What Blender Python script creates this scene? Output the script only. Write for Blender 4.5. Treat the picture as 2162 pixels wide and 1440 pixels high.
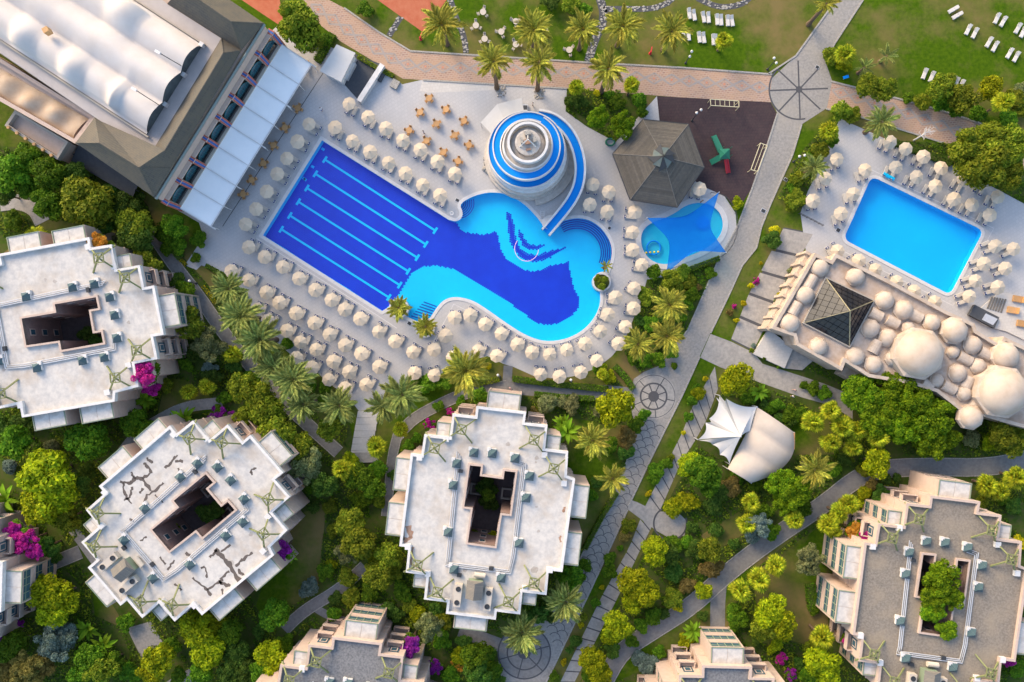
import bpy, bmesh, math, random
import numpy as np
from mathutils import Vector, Matrix, Euler
from mathutils.geometry import tessellate_polygon
random.seed(7)
rnd = random.Random(11)
D = bpy.data
C = bpy.context.scene.collection
for o in list(D.objects):
    D.objects.remove(o)
sc = bpy.context.scene
PI = math.pi
rad = math.radians

# ------------------------------------------------------------------ camera, sky, sun, exposure
NX, NY, H, S = 1110.0, 725.0, 132.0, 12.0        # plan survey: nadir, flight height, pixels per metre on the ground
cam = D.cameras.new('drone_camera')
co = D.objects.new('drone_camera', cam); C.objects.link(co)
co.location = (0, 0, H); co.rotation_euler = (0, 0, 0)
cam.sensor_width = 36.0; cam.lens = 36.0 * S * H / 2162.0
cam.shift_x = (1081 - NX) / 2162.0; cam.shift_y = (NY - 720) / 2162.0
cam.clip_end = 3000; cam.clip_start = 1
sc.camera = co
SUN_EL, SUN_AZ = 27.0, 322.0                      # compass degrees, north = image up
w = D.worlds.new('World'); sc.world = w; w.use_nodes = True
nt = w.node_tree
sky = nt.nodes.new('ShaderNodeTexSky'); sky.sky_type = 'NISHITA'; sky.sun_disc = False
sky.sun_elevation = rad(SUN_EL); sky.sun_rotation = rad(SUN_AZ); sky.air_density = 1.0; sky.dust_density = 2.0; sky.ozone_density = 1.0
nt.links.new(sky.outputs[0], nt.nodes['Background'].inputs[0])
nt.nodes['Background'].inputs[1].default_value = 0.15
sl = D.lights.new('sun', 'SUN'); sl.energy = 1.4; sl.angle = rad(30.0); sl.color = (1.0, 0.74, 0.44)
so = D.objects.new('sun', sl); C.objects.link(so)
a = rad(SUN_AZ); e = rad(SUN_EL)
sdir = Vector((math.sin(a) * math.cos(e), math.cos(a) * math.cos(e), math.sin(e)))
so.rotation_euler = sdir.to_track_quat('Z', 'Y').to_euler(); so.location = sdir * 200
sc.view_settings.view_transform = 'Standard'; sc.view_settings.look = 'None'
sc.view_settings.gamma = 1.0; sc.view_settings.use_curve_mapping = False
sc.view_settings.exposure = 1.46

# ------------------------------------------------------------------ survey helpers
OFF = {1: (0, 0), 2: (720, 0), 3: (1440, 0), 4: (0, 480), 5: (720, 480), 6: (1440, 480), 7: (0, 960), 8: (720, 960), 9: (1440, 960)}
def W(px, py, z=0.0):
    k = (H - z) / H / S
    return Vector(((px - NX) * k, (NY - py) * k, z))
def R(k, x, y, z=0.0):
    ox, oy = OFF[k]
    return W(ox + x / 3.0, oy + y / 3.0, z)
def WP(pts, z=0.0): return [W(p[0], p[1], z) for p in pts]
def RP(k, pts, z=0.0): return [R(k, p[0], p[1], z) for p in pts]
def area2(p): return sum(p[i - 1][0] * p[i][1] - p[i][0] * p[i - 1][1] for i in range(len(p)))
def ccw(p): return list(p) if area2(p) > 0 else list(reversed(p))
def chaikin(pts, n=2, closed=True):
    for _ in range(n):
        out = []; m = len(pts)
        for i in range(m):
            p = pts[i]
            if (len(p) > 2 and p[2]) or (not closed and i in (0, m - 1)): out.append(p); continue
            a_, b_ = pts[i - 1], pts[(i + 1) % m]
            out.append((p[0] * .75 + a_[0] * .25, p[1] * .75 + a_[1] * .25, 0)); out.append((p[0] * .75 + b_[0] * .25, p[1] * .75 + b_[1] * .25, 0))
        pts = out
    return pts
def offset(poly, d, lim=2.5):
    p = ccw(poly); n = len(p); out = []
    for i in range(n):
        a_ = Vector(p[i - 1][:2]); b_ = Vector(p[i][:2]); c_ = Vector(p[(i + 1) % n][:2])
        e1 = (b_ - a_); e2 = (c_ - b_)
        if e1.length < 1e-6 or e2.length < 1e-6: out.append(Vector((b_.x, b_.y, 0))); continue
        e1.normalize(); e2.normalize()
        n1 = Vector((e1.y, -e1.x)); n2 = Vector((e2.y, -e2.x)); m = n1 + n2
        if m.length < 1e-4: m = n1.copy()
        m.normalize(); k = 1.0 / max(1.0 / lim, m.dot(n1)); q = b_ + m * (d * k)
        out.append(Vector((q.x, q.y, 0)))
    return out
def inside(x, y, poly):
    c = False; j = len(poly) - 1
    for i in range(len(poly)):
        xi, yi, xj, yj = poly[i][0], poly[i][1], poly[j][0], poly[j][1]
        if (yi > y) != (yj > y) and x < (xj - xi) * (y - yi) / (yj - yi) + xi: c = not c
        j = i
    return c
def ribbon(pts, wd, closed=False):
    """both sides of a polyline of 2-d points, wd wide (number or list)"""
    n = len(pts); L = []; Rr = []
    for i in range(n):
        a_ = Vector(pts[i - 1][:2]) if (i > 0 or closed) else Vector(pts[i][:2])
        b_ = Vector(pts[(i + 1) % n][:2]) if (i < n - 1 or closed) else Vector(pts[i][:2])
        t = b_ - a_
        t = t.normalized() if t.length > 1e-6 else Vector((1, 0))
        q = Vector((-t.y, t.x)); ww = wd[i] if isinstance(wd, (list, tuple)) else wd
        p = Vector(pts[i][:2]); L.append(p + q * ww / 2); Rr.append(p - q * ww / 2)
    return L, Rr

class MB:
    def __init__(s): s.v = []; s.f = []; s.m = []
    def add(s, vs, fs, m=0):
        k = len(s.v); s.v.extend([tuple(v) for v in vs])
        for f in fs: s.f.append([i + k for i in f]); s.m.append(m)
        return s
    def box(s, c, size, rz=0.0, m=0, M=None):
        x, y, z = size[0] / 2, size[1] / 2, size[2] / 2
        vs = [Vector((i * x, j * y, k * z)) for k in (-1, 1) for (i, j) in ((-1, -1), (1, -1), (1, 1), (-1, 1))]
        mat = M if M is not None else Matrix.Rotation(rz, 3, 'Z')
        return s.add([mat @ v + Vector(c) for v in vs], [(3, 2, 1, 0), (4, 5, 6, 7), (0, 1, 5, 4), (1, 2, 6, 5), (2, 3, 7, 6), (3, 0, 4, 7)], m)
    def bar(s, p, q, w_, h_=None, m=0):
        p = Vector(p); q = Vector(q); d = q - p
        if d.length < 1e-5: return s
        M = d.to_track_quat('X', 'Z').to_matrix()
        return s.box((p + q) / 2, (d.length, w_, h_ or w_), m=m, M=M)
    def prism(s, poly, z0, z1, m=0, bottom=False, top=True):
        p = ccw(poly); n = len(p)
        vs = [(q[0], q[1], z0) for q in p] + [(q[0], q[1], z1) for q in p]
        fs = [(i, (i + 1) % n, n + (i + 1) % n, n + i) for i in range(n)]
        if top: fs.append(list(range(n, 2 * n)))
        if bottom: fs.append(list(range(n - 1, -1, -1)))
        return s.add(vs, fs, m)
    def ring(s, outer, inner, z0, z1, m=0):
        n = len(outer)
        vs = [(q[0], q[1], z1) for q in outer] + [(q[0], q[1], z1) for q in inner] + [(q[0], q[1], z0) for q in outer] + [(q[0], q[1], z0) for q in inner]
        fs = []
        for i in range(n):
            j = (i + 1) % n
            fs += [(i, j, n + j, n + i), (2 * n + i, 2 * n + j, j, i), (n + i, n + j, 3 * n + j, 3 * n + i)]
        return s.add(vs, fs, m)
    def flat(s, outer, holes, z, m=0):
        loops = [[Vector((p[0], p[1], 0)) for p in ccw(outer)]] + [[Vector((p[0], p[1], 0)) for p in reversed(ccw(h))] for h in holes]
        tris = tessellate_polygon(loops)
        vs = [(p.x, p.y, z) for l in loops for p in l]; fs = []
        for t in tris:
            a_, b_, c_ = [Vector(vs[i]) for i in t]
            fs.append(tuple(t) if (b_ - a_).cross(c_ - a_).z > 0 else (t[2], t[1], t[0]))
        return s.add(vs, fs, m)
    def tube(s, pts, r, n=8, m=0, cap=True):
        pts = [Vector(p) for p in pts]; rs = r if isinstance(r, (list, tuple)) else [r] * len(pts); vs = []; fs = []
        for i, p in enumerate(pts):
            t = (pts[min(i + 1, len(pts) - 1)] - pts[max(i - 1, 0)]).normalized()
            q = t.to_track_quat('Z', 'Y').to_matrix()
            for k in range(n):
                a_ = 2 * PI * k / n; vs.append(p + q @ Vector((math.cos(a_) * rs[i], math.sin(a_) * rs[i], 0)))
        for i in range(len(pts) - 1):
            for k in range(n): fs.append((i * n + k, i * n + (k + 1) % n, (i + 1) * n + (k + 1) % n, (i + 1) * n + k))
        if cap: fs += [list(range(n - 1, -1, -1)), [len(vs) - n + k for k in range(n)]]
        return s.add(vs, fs, m)
    def lathe(s, c, prof, n=24, m=0, a0=0.0, cap=True, sx=1.0, sy=1.0):
        vs = []; fs = []
        for (r, z) in prof:
            for k in range(n):
                a_ = a0 + 2 * PI * k / n; vs.append((c[0] + r * sx * math.cos(a_), c[1] + r * sy * math.sin(a_), c[2] + z))
        for i in range(len(prof) - 1):
            for k in range(n): fs.append((i * n + k, i * n + (k + 1) % n, (i + 1) * n + (k + 1) % n, (i + 1) * n + k))
        if cap: fs.append([(len(prof) - 1) * n + k for k in range(n)])
        return s.add(vs, fs, m)
    def strip(s, L, Rr, zl, zr=None, m=0):
        n = len(L); zr = zl if zr is None else zr
        gz = lambda z, i: z[i] if isinstance(z, (list, tuple)) else z
        vs = [(L[i][0], L[i][1], gz(zl, i)) for i in range(n)] + [(Rr[i][0], Rr[i][1], gz(zr, i)) for i in range(n)]
        return s.add(vs, [(i, n + i, n + i + 1, i + 1) for i in range(n - 1)], m)
    def mesh(s, name, mats, smooth=False):
        me = D.meshes.new(name); me.from_pydata(s.v, [], s.f)
        for m in (mats if isinstance(mats, (list, tuple)) else [mats]): me.materials.append(m)
        if any(s.m): me.polygons.foreach_set('material_index', s.m)
        if smooth: me.polygons.foreach_set('use_smooth', [True] * len(me.polygons))
        me.update(); return me
    def build(s, name, mats, parent=None, smooth=False):
        return link(name, s.mesh(name, mats, smooth), parent)

def link(name, me, parent=None, loc=None, rz=0.0, sca=None, rot=None):
    o = D.objects.new(name, me); C.objects.link(o)
    if parent is not None: o.parent = parent
    if loc is not None: o.location = loc
    if rot is not None: o.rotation_euler = rot
    elif rz: o.rotation_euler = (0, 0, rz)
    if sca is not None: o.scale = sca if isinstance(sca, (tuple, list)) else (sca, sca, sca)
    return o
def tag(o, label, cat, group=None):
    o['label'] = label; o['category'] = cat
    if group: o['group'] = group
    return o
def thing(name, label, cat, loc=(0, 0, 0), rz=0.0, group=None, sca=None):
    return tag(link(name, None, None, loc, rz, sca), label, cat, group)
def struct(o, label=None):
    o['kind'] = 'structure'
    if label: o['label'] = label
    return o
def sheet(name, poly, z, mat, holes=(), parent=None):
    return MB().flat(poly, holes, z).build(name, mat, parent)

# ------------------------------------------------------------------ materials
def mat(name, col, rough=.7, col2=None, scale=3.0, amt=.5, bump=0.0, bscale=None, metal=0.0, col3=None, s3=.25, a3=.6, spec=.3, rand=0.0, detail=6.0, lo3=.48):
    m = D.materials.new(name); m.use_nodes = True; t = m.node_tree; N = t.nodes; Lk = t.links
    b = N['Principled BSDF']; b.inputs['Roughness'].default_value = rough; b.inputs['Metallic'].default_value = metal
    b.inputs['Specular IOR Level'].default_value = spec
    tc = N.new('ShaderNodeTexCoord'); out = None
    rgb = N.new('ShaderNodeRGB'); rgb.outputs[0].default_value = (*col, 1); out = rgb.outputs[0]
    def noise(sca, lo, hi):
        n = N.new('ShaderNodeTexNoise'); n.inputs['Scale'].default_value = sca; n.inputs['Detail'].default_value = detail; n.inputs['Roughness'].default_value = .62
        Lk.new(tc.outputs['Object'], n.inputs['Vector'])
        r = N.new('ShaderNodeMapRange'); r.inputs[1].default_value = lo; r.inputs[2].default_value = hi; Lk.new(n.outputs[0], r.inputs[0]); return n, r
    def mix(f, a_, col_, k):
        x = N.new('ShaderNodeMix'); x.data_type = 'RGBA'; mu = N.new('ShaderNodeMath'); mu.operation = 'MULTIPLY'; mu.inputs[1].default_value = k
        Lk.new(f, mu.inputs[0]); Lk.new(mu.outputs[0], x.inputs[0]); Lk.new(a_, x.inputs[6]); x.inputs[7].default_value = (*col_, 1); return x.outputs[2]
    if col2: n, r = noise(scale, .38, .66); out = mix(r.outputs[0], out, col2, amt)
    if col3: n3, r3 = noise(s3, lo3, lo3 + .2); out = mix(r3.outputs[0], out, col3, a3)
    if rand:
        oi = N.new('ShaderNodeObjectInfo'); hs = N.new('ShaderNodeHueSaturation')
        mr = N.new('ShaderNodeMapRange'); mr.inputs[3].default_value = 1 - rand; mr.inputs[4].default_value = 1 + rand
        Lk.new(oi.outputs['Random'], mr.inputs[0]); Lk.new(mr.outputs[0], hs.inputs['Value']); Lk.new(out, hs.inputs['Color']); out = hs.outputs[0]
    Lk.new(out, b.inputs['Base Color'])
    if bump:
        nb, _ = noise(bscale or scale * 4, 0, 1); bp = N.new('ShaderNodeBump'); bp.inputs['Strength'].default_value = bump; bp.inputs['Distance'].default_value = .05
        Lk.new(nb.outputs[0], bp.inputs['Height']); Lk.new(bp.outputs[0], b.inputs['Normal'])
    return m
def tiled(name, c1, c2, mortar, bw, bh, rz=0.0, msize=.02, rough=.8, big=None, bs=.15, ba=.5, off=.5):
    m = D.materials.new(name); m.use_nodes = True; t = m.node_tree; N = t.nodes; Lk = t.links; b = N['Principled BSDF']
    b.inputs['Roughness'].default_value = rough; b.inputs['Specular IOR Level'].default_value = .2
    tc = N.new('ShaderNodeTexCoord'); mp = N.new('ShaderNodeMapping'); mp.inputs['Rotation'].default_value = (0, 0, rz)
    Lk.new(tc.outputs['Object'], mp.inputs[0])
    br = N.new('ShaderNodeTexBrick'); br.inputs['Scale'].default_value = 1; br.inputs['Brick Width'].default_value = bw; br.inputs['Row Height'].default_value = bh
    br.inputs['Mortar Size'].default_value = msize; br.offset = off; br.inputs['Color1'].default_value = (*c1, 1); br.inputs['Color2'].default_value = (*c2, 1); br.inputs['Mortar'].default_value = (*mortar, 1)
    Lk.new(mp.outputs[0], br.inputs['Vector']); out = br.outputs['Color']
    for (sca, k) in ((bs, ba), (2.2, .35)):
        n = N.new('ShaderNodeTexNoise'); n.inputs['Scale'].default_value = sca; n.inputs['Detail'].default_value = 7; n.inputs['Roughness'].default_value = .65; Lk.new(tc.outputs['Object'], n.inputs['Vector'])
        r = N.new('ShaderNodeMapRange'); r.inputs[1].default_value = .4; r.inputs[2].default_value = .65; r.inputs[4].default_value = k; Lk.new(n.outputs[0], r.inputs[0])
        x = N.new('ShaderNodeMix'); x.data_type = 'RGBA'; Lk.new(r.outputs[0], x.inputs[0]); Lk.new(out, x.inputs[6]); x.inputs[7].default_value = (*(big or mortar), 1); out = x.outputs[2]
    Lk.new(out, b.inputs['Base Color']); return m
def leafmat(name, c1, c2, trans=.35, var=.25, tint=None):
    m = D.materials.new(name); m.use_nodes = True; t = m.node_tree; N = t.nodes; Lk = t.links; b = N['Principled BSDF']
    b.inputs['Roughness'].default_value = .6; b.inputs['Specular IOR Level'].default_value = .08
    g = N.new('ShaderNodeNewGeometry'); x = N.new('ShaderNodeMix'); x.data_type = 'RGBA'
    Lk.new(g.outputs['Random Per Island'], x.inputs[0]); x.inputs[6].default_value = (*c1, 1); x.inputs[7].default_value = (*c2, 1)
    tc = N.new('ShaderNodeTexCoord'); n = N.new('ShaderNodeTexNoise'); n.inputs['Scale'].default_value = 2.2; n.inputs['Detail'].default_value = 2; Lk.new(tc.outputs['Object'], n.inputs['Vector'])
    oi = N.new('ShaderNodeObjectInfo'); hs = N.new('ShaderNodeHueSaturation')
    mr = N.new('ShaderNodeMapRange'); mr.inputs[3].default_value = 1 - var; mr.inputs[4].default_value = 1 + var; Lk.new(oi.outputs['Random'], mr.inputs[0])
    mn = N.new('ShaderNodeMapRange'); mn.inputs[1].default_value = .3; mn.inputs[2].default_value = .7; mn.inputs[3].default_value = .72; mn.inputs[4].default_value = 1.25; Lk.new(n.outputs[0], mn.inputs[0])
    mu = N.new('ShaderNodeMath'); mu.operation = 'MULTIPLY'; Lk.new(mr.outputs[0], mu.inputs[0]); Lk.new(mn.outputs[0], mu.inputs[1])
    mh = N.new('ShaderNodeMapRange'); mh.inputs[3].default_value = .485; mh.inputs[4].default_value = .515; Lk.new(oi.outputs['Random'], mh.inputs[0])
    Lk.new(mh.outputs[0], hs.inputs['Hue']); Lk.new(mu.outputs[0], hs.inputs['Value']); Lk.new(x.outputs[2], hs.inputs['Color'])
    Lk.new(hs.outputs[0], b.inputs['Base Color'])
    tr = N.new('ShaderNodeBsdfTranslucent'); Lk.new(hs.outputs[0], tr.inputs[0]); ms = N.new('ShaderNodeMixShader'); ms.inputs[0].default_value = trans
    Lk.new(b.outputs[0], ms.inputs[1]); Lk.new(tr.outputs[0], ms.inputs[2]); Lk.new(ms.outputs[0], N['Material Output'].inputs[0]); return m
def clearmat(name, tint, gloss=(.9, .95, 1), base=.06, rough=.03, bump=0.0, bscale=1.5):
    m = D.materials.new(name); m.use_nodes = True; t = m.node_tree; N = t.nodes; Lk = t.links; N.remove(N['Principled BSDF'])
    tr = N.new('ShaderNodeBsdfTransparent'); tr.inputs[0].default_value = (*tint, 1); gl = N.new('ShaderNodeBsdfGlossy'); gl.inputs[0].default_value = (*gloss, 1); gl.inputs[1].default_value = rough
    fr = N.new('ShaderNodeLayerWeight'); fr.inputs[0].default_value = .5; pw = N.new('ShaderNodeMath'); pw.operation = 'POWER'; pw.inputs[1].default_value = 5.0; Lk.new(fr.outputs['Facing'], pw.inputs[0]); ad = N.new('ShaderNodeMath'); ad.operation = 'MULTIPLY_ADD'; ad.inputs[1].default_value = .6; ad.inputs[2].default_value = .02 + base; Lk.new(pw.outputs[0], ad.inputs[0])
    ms = N.new('ShaderNodeMixShader'); Lk.new(ad.outputs[0], ms.inputs[0]); Lk.new(tr.outputs[0], ms.inputs[1]); Lk.new(gl.outputs[0], ms.inputs[2]); Lk.new(ms.outputs[0], N['Material Output'].inputs[0])
    if bump:
        tc = N.new('ShaderNodeTexCoord'); n = N.new('ShaderNodeTexNoise'); n.inputs['Scale'].default_value = bscale; n.inputs['Detail'].default_value = 3; Lk.new(tc.outputs['Object'], n.inputs['Vector'])
        bp = N.new('ShaderNodeBump'); bp.inputs['Strength'].default_value = bump; bp.inputs['Distance'].default_value = .06; Lk.new(n.outputs[0], bp.inputs['Height']); Lk.new(bp.outputs[0], gl.inputs['Normal']); Lk.new(bp.outputs[0], fr.inputs['Normal'])
    return m
M = {}
M['grass'] = mat('grass', (.066, .118, .006), .95, (.030, .074, .004), 1.5, .85, .5, 20, col3=(.185, .135, .055), s3=.075, a3=.9, detail=11, spec=.02, lo3=.44)
M['soil'] = mat('garden_soil', (.052, .092, .012), .95, (.100, .080, .038), 1.2, .7, .6, 14, col3=(.030, .062, .008), s3=.35, a3=.8, spec=.05)
M['deck'] = tiled('deck_paving', (.470, .456, .444), (.438, .426, .418), (.380, .370, .366), .6, .6, rad(-31), .03, .7, (.375, .368, .366), .10, .6)
M['deckw'] = tiled('pale_paving', (.55, .52, .48), (.51, .48, .44), (.42, .40, .37), .6, .6, rad(-7), .02, .7, (.45, .42, .38), .12, .5)
M['prom'] = tiled('promenade_brick', (.42, .25, .18), (.25, .155, .125), (.42, .32, .255), .62, .36, rad(-6), .07, .85, (.42, .275, .175), .35, .7)
M['promgrey'] = mat('grey_inlay', (.29, .265, .25), .85, (.36, .28, .22), 2, .8)
M['promred'] = mat('red_inlay', (.42, .19, .12), .85, (.50, .30, .20), 4, .6)
M['cobble'] = mat('cobble', (.310, .290, .262), .9, (.205, .192, .180), 2.4, .85, .6, 12, col3=(.33, .295, .245), s3=.16, a3=.7, detail=9)
M['cobdark'] = mat('dark_cobble', (.065, .065, .072), .85, (.10, .10, .10), 6, .6, .3)
M['concrete'] = mat('path_concrete', (.36, .335, .30), .9, (.25, .235, .22), 1.6, .8, .4, 14, col3=(.20, .19, .18), s3=.5, a3=.5)
M['asph'] = mat('path_grey', (.20, .195, .19), .9, (.14, .135, .13), 1.8, .8, .4, 18, col3=(.25, .235, .21), s3=.3, a3=.6)
M['stone'] = mat('white_stones', (.42, .395, .35), .9, (.17, .155, .135), 7, .9, .7, 14)
M['clay'] = mat('clay_court', (.40, .105, .050), .9, (.46, .17, .09), .8, .7)
M['rubber'] = tiled('rubber_tile', (.056, .034, .038), (.042, .029, .034), (.028, .022, .026), .5, .5, rad(-2), .03, .9, (.072, .050, .048), .5, .5)
M['coping'] = mat('pool_coping', (.56, .545, .53), .5, (.47, .455, .44), 1.5, .6)
M['cyan'] = mat('cyan_tile', (.000, .50, .80), .4, (.000, .46, .76), 1.1, .6)
M['cyan2'] = mat('azure_tile', (.000, .41, .78), .4, (.000, .45, .82), .15, .8)
M['navy'] = mat('navy_tile', (.004, .026, .46), .4, (.004, .040, .56), .3, .7)
M['grout'] = mat('pool_grout', (.010, .045, .50), .6)
M['steps'] = mat('step_tile', (.006, .045, .33), .4)
M['water'] = clearmat('water', (.86, .97, 1.0), base=.005, bump=.25, bscale=1.6)
M['white'] = mat('white_paint', (.63, .61, .58), .55, (.48, .46, .44), 1.0, .6)
M['roofw'] = mat('white_roof', (.565, .530, .480), .85, (.40, .385, .37), 1.1, .8, .3, 14, col3=(.40, .325, .25), s3=.24, a3=.7, detail=10)
M['roofg'] = mat('gravel_roof', (.265, .225, .178), .95, (.15, .128, .105), 3.2, .9, .8, 12, col3=(.33, .265, .185), s3=.2, a3=.6, detail=10)
M['roofb'] = mat('blue_gravel_roof', (.215, .212, .210), .95, (.105, .106, .110), 3.2, .9, .8, 12, detail=10)
M['plaster'] = mat('pink_plaster', (.50, .385, .315), .85, (.42, .32, .255), 1.3, .6, .2, 10)
M['stonewall'] = mat('stone_wall', (.38, .335, .28), .9, (.34, .30, .25), 3, .8, .6, 8)
M['cupola'] = mat('cupola_glass', (.10, .135, .13), .6, (.16, .16, .13), 1, .7, spec=.15)
M['tentglass'] = mat('gable_glass', (.10, .125, .125), .3, (.055, .065, .07), 1.1, .8)
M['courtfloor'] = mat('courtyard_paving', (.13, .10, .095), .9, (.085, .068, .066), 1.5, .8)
M['court'] = mat('shaded_courtyard_plaster', (.27, .185, .16), .9, (.19, .135, .12), 1.2, .7)  # wall plaster darkened so its colour carries the shade inside the courtyards
M['green'] = mat('green_timber', (.20, .215, .085), .6, (.14, .15, .065), 4, .6)
M['greenf'] = mat('green_frame', (.20, .25, .17), .5)
M['glass'] = mat('window_glass', (.035, .085, .11), .08, (.06, .12, .15), .7, .6, spec=.7)
M['skyl'] = mat('skylight_glass', (.055, .095, .108), .35, (.085, .13, .135), 1, .6, spec=.2)
M['bronze'] = mat('bronze_glass', (.012, .014, .020), .22, (.026, .023, .020), .8, .6, spec=.28)
M['dark'] = mat('dark_metal', (.04, .042, .045), .5)
M['charcoal'] = mat('charcoal_floor', (.055, .060, .070), .8, (.08, .085, .09), 2, .6)
M['metal'] = mat('pipe_metal', (.62, .62, .62), .35, (.48, .48, .48), 2, .5, metal=.4)
M['crack'] = mat('bitumen_patch', (.095, .080, .072), .9, (.15, .12, .10), 5, .6)
M['patch'] = mat('repair_patch', (.40, .365, .33), .9, (.33, .285, .24), 3, .8)
M['rust'] = mat('peeled_patch', (.30, .17, .11), .9, (.42, .30, .22), 4, .6)
M['dome'] = mat('dome_plaster', (.49, .405, .325), .85, (.40, .315, .24), 1.3, .75, .3, 6, col3=(.35, .245, .165), s3=.5, a3=.6, detail=9)
M['domeroof'] = mat('dome_terrace', (.50, .405, .325), .85, (.36, .27, .205), 1.0, .7, .2, 8, col3=(.31, .205, .13), s3=.3, a3=.6)
M['membrane'] = mat('tent_membrane', (.56, .515, .475), .75, (.51, .45, .395), .35, .7)
M['membtan'] = mat('tan_membrane', (.48, .37, .265), .7, (.38, .26, .165), .4, .8)
M['awning'] = mat('awning_fabric', (.84, .84, .82), .6, (.78, .79, .78), .7, .6, rand=.03)
M['shingle'] = tiled('slate_shingle', (.118, .106, .084), (.098, .092, .080), (.062, .060, .056), .7, .3, rad(32), .02, .8, (.145, .122, .088), .4, .6)
M['tileroof'] = mat('terrace_roof', (.44, .395, .365), .85, (.38, .335, .305), .8, .6)
M['canvas'] = mat('parasol_canvas', (.52, .435, .325), .8, (.48, .39, .285), 2, .4, rand=.07)
M['sail'] = mat('white_sail', (.54, .525, .50), .6, (.48, .46, .43), .8, .5)
M['cream'] = mat('cream_canvas', (.51, .445, .365), .7, (.46, .395, .32), 1, .5)
M['lpad'] = mat('lounger_pad', (.50, .45, .38), .8, (.60, .54, .46), 3, .5, rand=.06)
M['lnavy'] = mat('lounger_navy', (.016, .038, .15), .7)
M['wood'] = mat('timber', (.50, .285, .12), .6, (.38, .20, .08), 4, .6, rand=.15)
M['plank'] = tiled('grey_plank', (.235, .205, .165), (.18, .165, .14), (.10, .095, .085), 3.0, .22, 0, .02, .85, (.14, .13, .12), 1.2, .6)
M['slideblue'] = mat('flume_blue', (.004, .215, .66), .45, (.006, .245, .70), 1, .5, spec=.1)
M['towerst'] = mat('tower_stone', (.50, .455, .40), .9, (.39, .345, .295), 1.6, .8, .5, 8)
M['bark'] = mat('bark', (.16, .11, .070), .95, (.09, .065, .045), 6, .8, .6, 14)
M['red'] = mat('red_plastic', (.50, .03, .04), .4)
M['tgreen'] = mat('toy_green', (.01, .13, .08), .45)
M['yellow'] = mat('pale_rail', (.62, .55, .34), .5)
M['skin'] = mat('skin', (.45, .27, .19), .6)
M['bluesail'] = mat('blue_sail', (.002, .10, .46), .6, (.003, .13, .52), .7, .5, spec=.1)
L_ = {
 'y': leafmat('leaf_yellow_green', (.112, .185, .004), (.430, .450, .010)),
 'm': leafmat('leaf_mid_green', (.066, .128, .006), (.275, .305, .022)),
 'g': leafmat('leaf_green', (.034, .112, .005), (.160, .270, .014)),
 'd': leafmat('leaf_dark', (.028, .085, .009), (.115, .190, .026)),
 'o': leafmat('leaf_olive', (.095, .125, .040), (.275, .285, .115)),
 'l': leafmat('leaf_blue_grey', (.085, .135, .105), (.220, .285, .235)),
 'b': leafmat('bract_magenta', (.34, .006, .15), (.62, .040, .38), .3, .15),
 'u': leafmat('bract_purple', (.20, .008, .20), (.40, .040, .40), .3, .15),
 'r': leafmat('flower_orange', (.46, .17, .01), (.60, .36, .05), .3, .15),
 'w': leafmat('flower_yellow', (.24, .26, .01), (.66, .52, .01), .3, .15),
 'n': leafmat('leaf_brown', (.12, .10, .020), (.29, .220, .06)),
 'f': leafmat('leaf_fig', (.040, .120, .003), (.220, .330, .010)),
 'date': leafmat('frond_date', (.150, .180, .025), (.470, .420, .060), .3),
 'dateg': leafmat('frond_green', (.105, .160, .038), (.330, .350, .090), .3),
 'fan': leafmat('frond_fan', (.150, .220, .008), (.480, .470, .024), .35),
 'ban': leafmat('leaf_banana', (.095, .210, .010), (.220, .360, .020), .35),
}

# ------------------------------------------------------------------ pools (outlines first: the ground is cut round them)
POOL = [(680, 296, 1), (720, 321, 1), (948, 464, 1), (962, 468), (973, 463), (978, 449), (969, 430), (1003, 412), (1037, 405), (1073, 410), (1107, 430), (1133, 457), (1150, 480, 1),
        (1172, 488), (1186, 467, 1), (1213, 460), (1240, 462), (1267, 478), (1285, 502), (1293, 526), (1290, 552), (1281, 573, 1), (1262, 575), (1250, 590), (1252, 606), (1267, 616, 1), (1268, 640),
        (1257, 669), (1233, 697), (1197, 716), (1153, 722), (1113, 710), (1070, 683), (1020, 647), (993, 632), (960, 626), (937, 633), (922, 650), (908, 672, 1), (886, 681, 1), (862, 670, 1), (842, 660, 1), (826, 645, 1), (807, 657, 1), (555, 497, 1)]
POOLW = ccw([W(p[0], p[1], 0) for p in chaikin(POOL, 2)])
KIDS = [(1357, 485), (1375, 470), (1400, 462), (1425, 450), (1445, 435), (1470, 427), (1497, 430), (1518, 445), (1528, 470), (1522, 497), (1500, 520), (1470, 535), (1430, 550), (1405, 560), (1375, 552), (1357, 530), (1352, 505)]
KIDSW = ccw([W(p[0], p[1], 0) for p in chaikin(KIDS, 2)])
def rounded(c4, r, n=5):
    out = []; m = len(c4)
    for i in range(m):
        p = Vector(c4[i][:2]); a_ = (Vector(c4[i - 1][:2]) - p).normalized(); b_ = (Vector(c4[(i + 1) % m][:2]) - p).normalized()
        for k in range(n + 1):
            t = k / n; q = (p + a_ * r) * (1 - t) ** 2 + p * 2 * t * (1 - t) + (p + b_ * r) * t ** 2; out.append(Vector((q.x, q.y, 0)))
    return out
LAPW = ccw(rounded(WP([(1840, 372), (2077, 487), (2006, 623), (1780, 505)]), 1.3))
def pool(name, label, out, depth, wz, floor_m, wall_m, cop=.55):
    t = thing(name, label, 'swimming pool')
    MB().flat(offset(out, .03), [], -depth).build('pool_floor', floor_m, t)
    p = out; n = len(p)
    MB().add([(q[0], q[1], .03) for q in p] + [(q[0], q[1], -depth - .01) for q in p], [(i, n + i, n + (i + 1) % n, (i + 1) % n) for i in range(n)]).build('pool_wall', wall_m, t)
    MB().ring(offset(out, cop), offset(out, -.02), -.02, .085).build('coping', M['coping'], t)
    MB().flat(offset(out, -.002), [], wz).build('water', M['water'], t)
    return t
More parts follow.
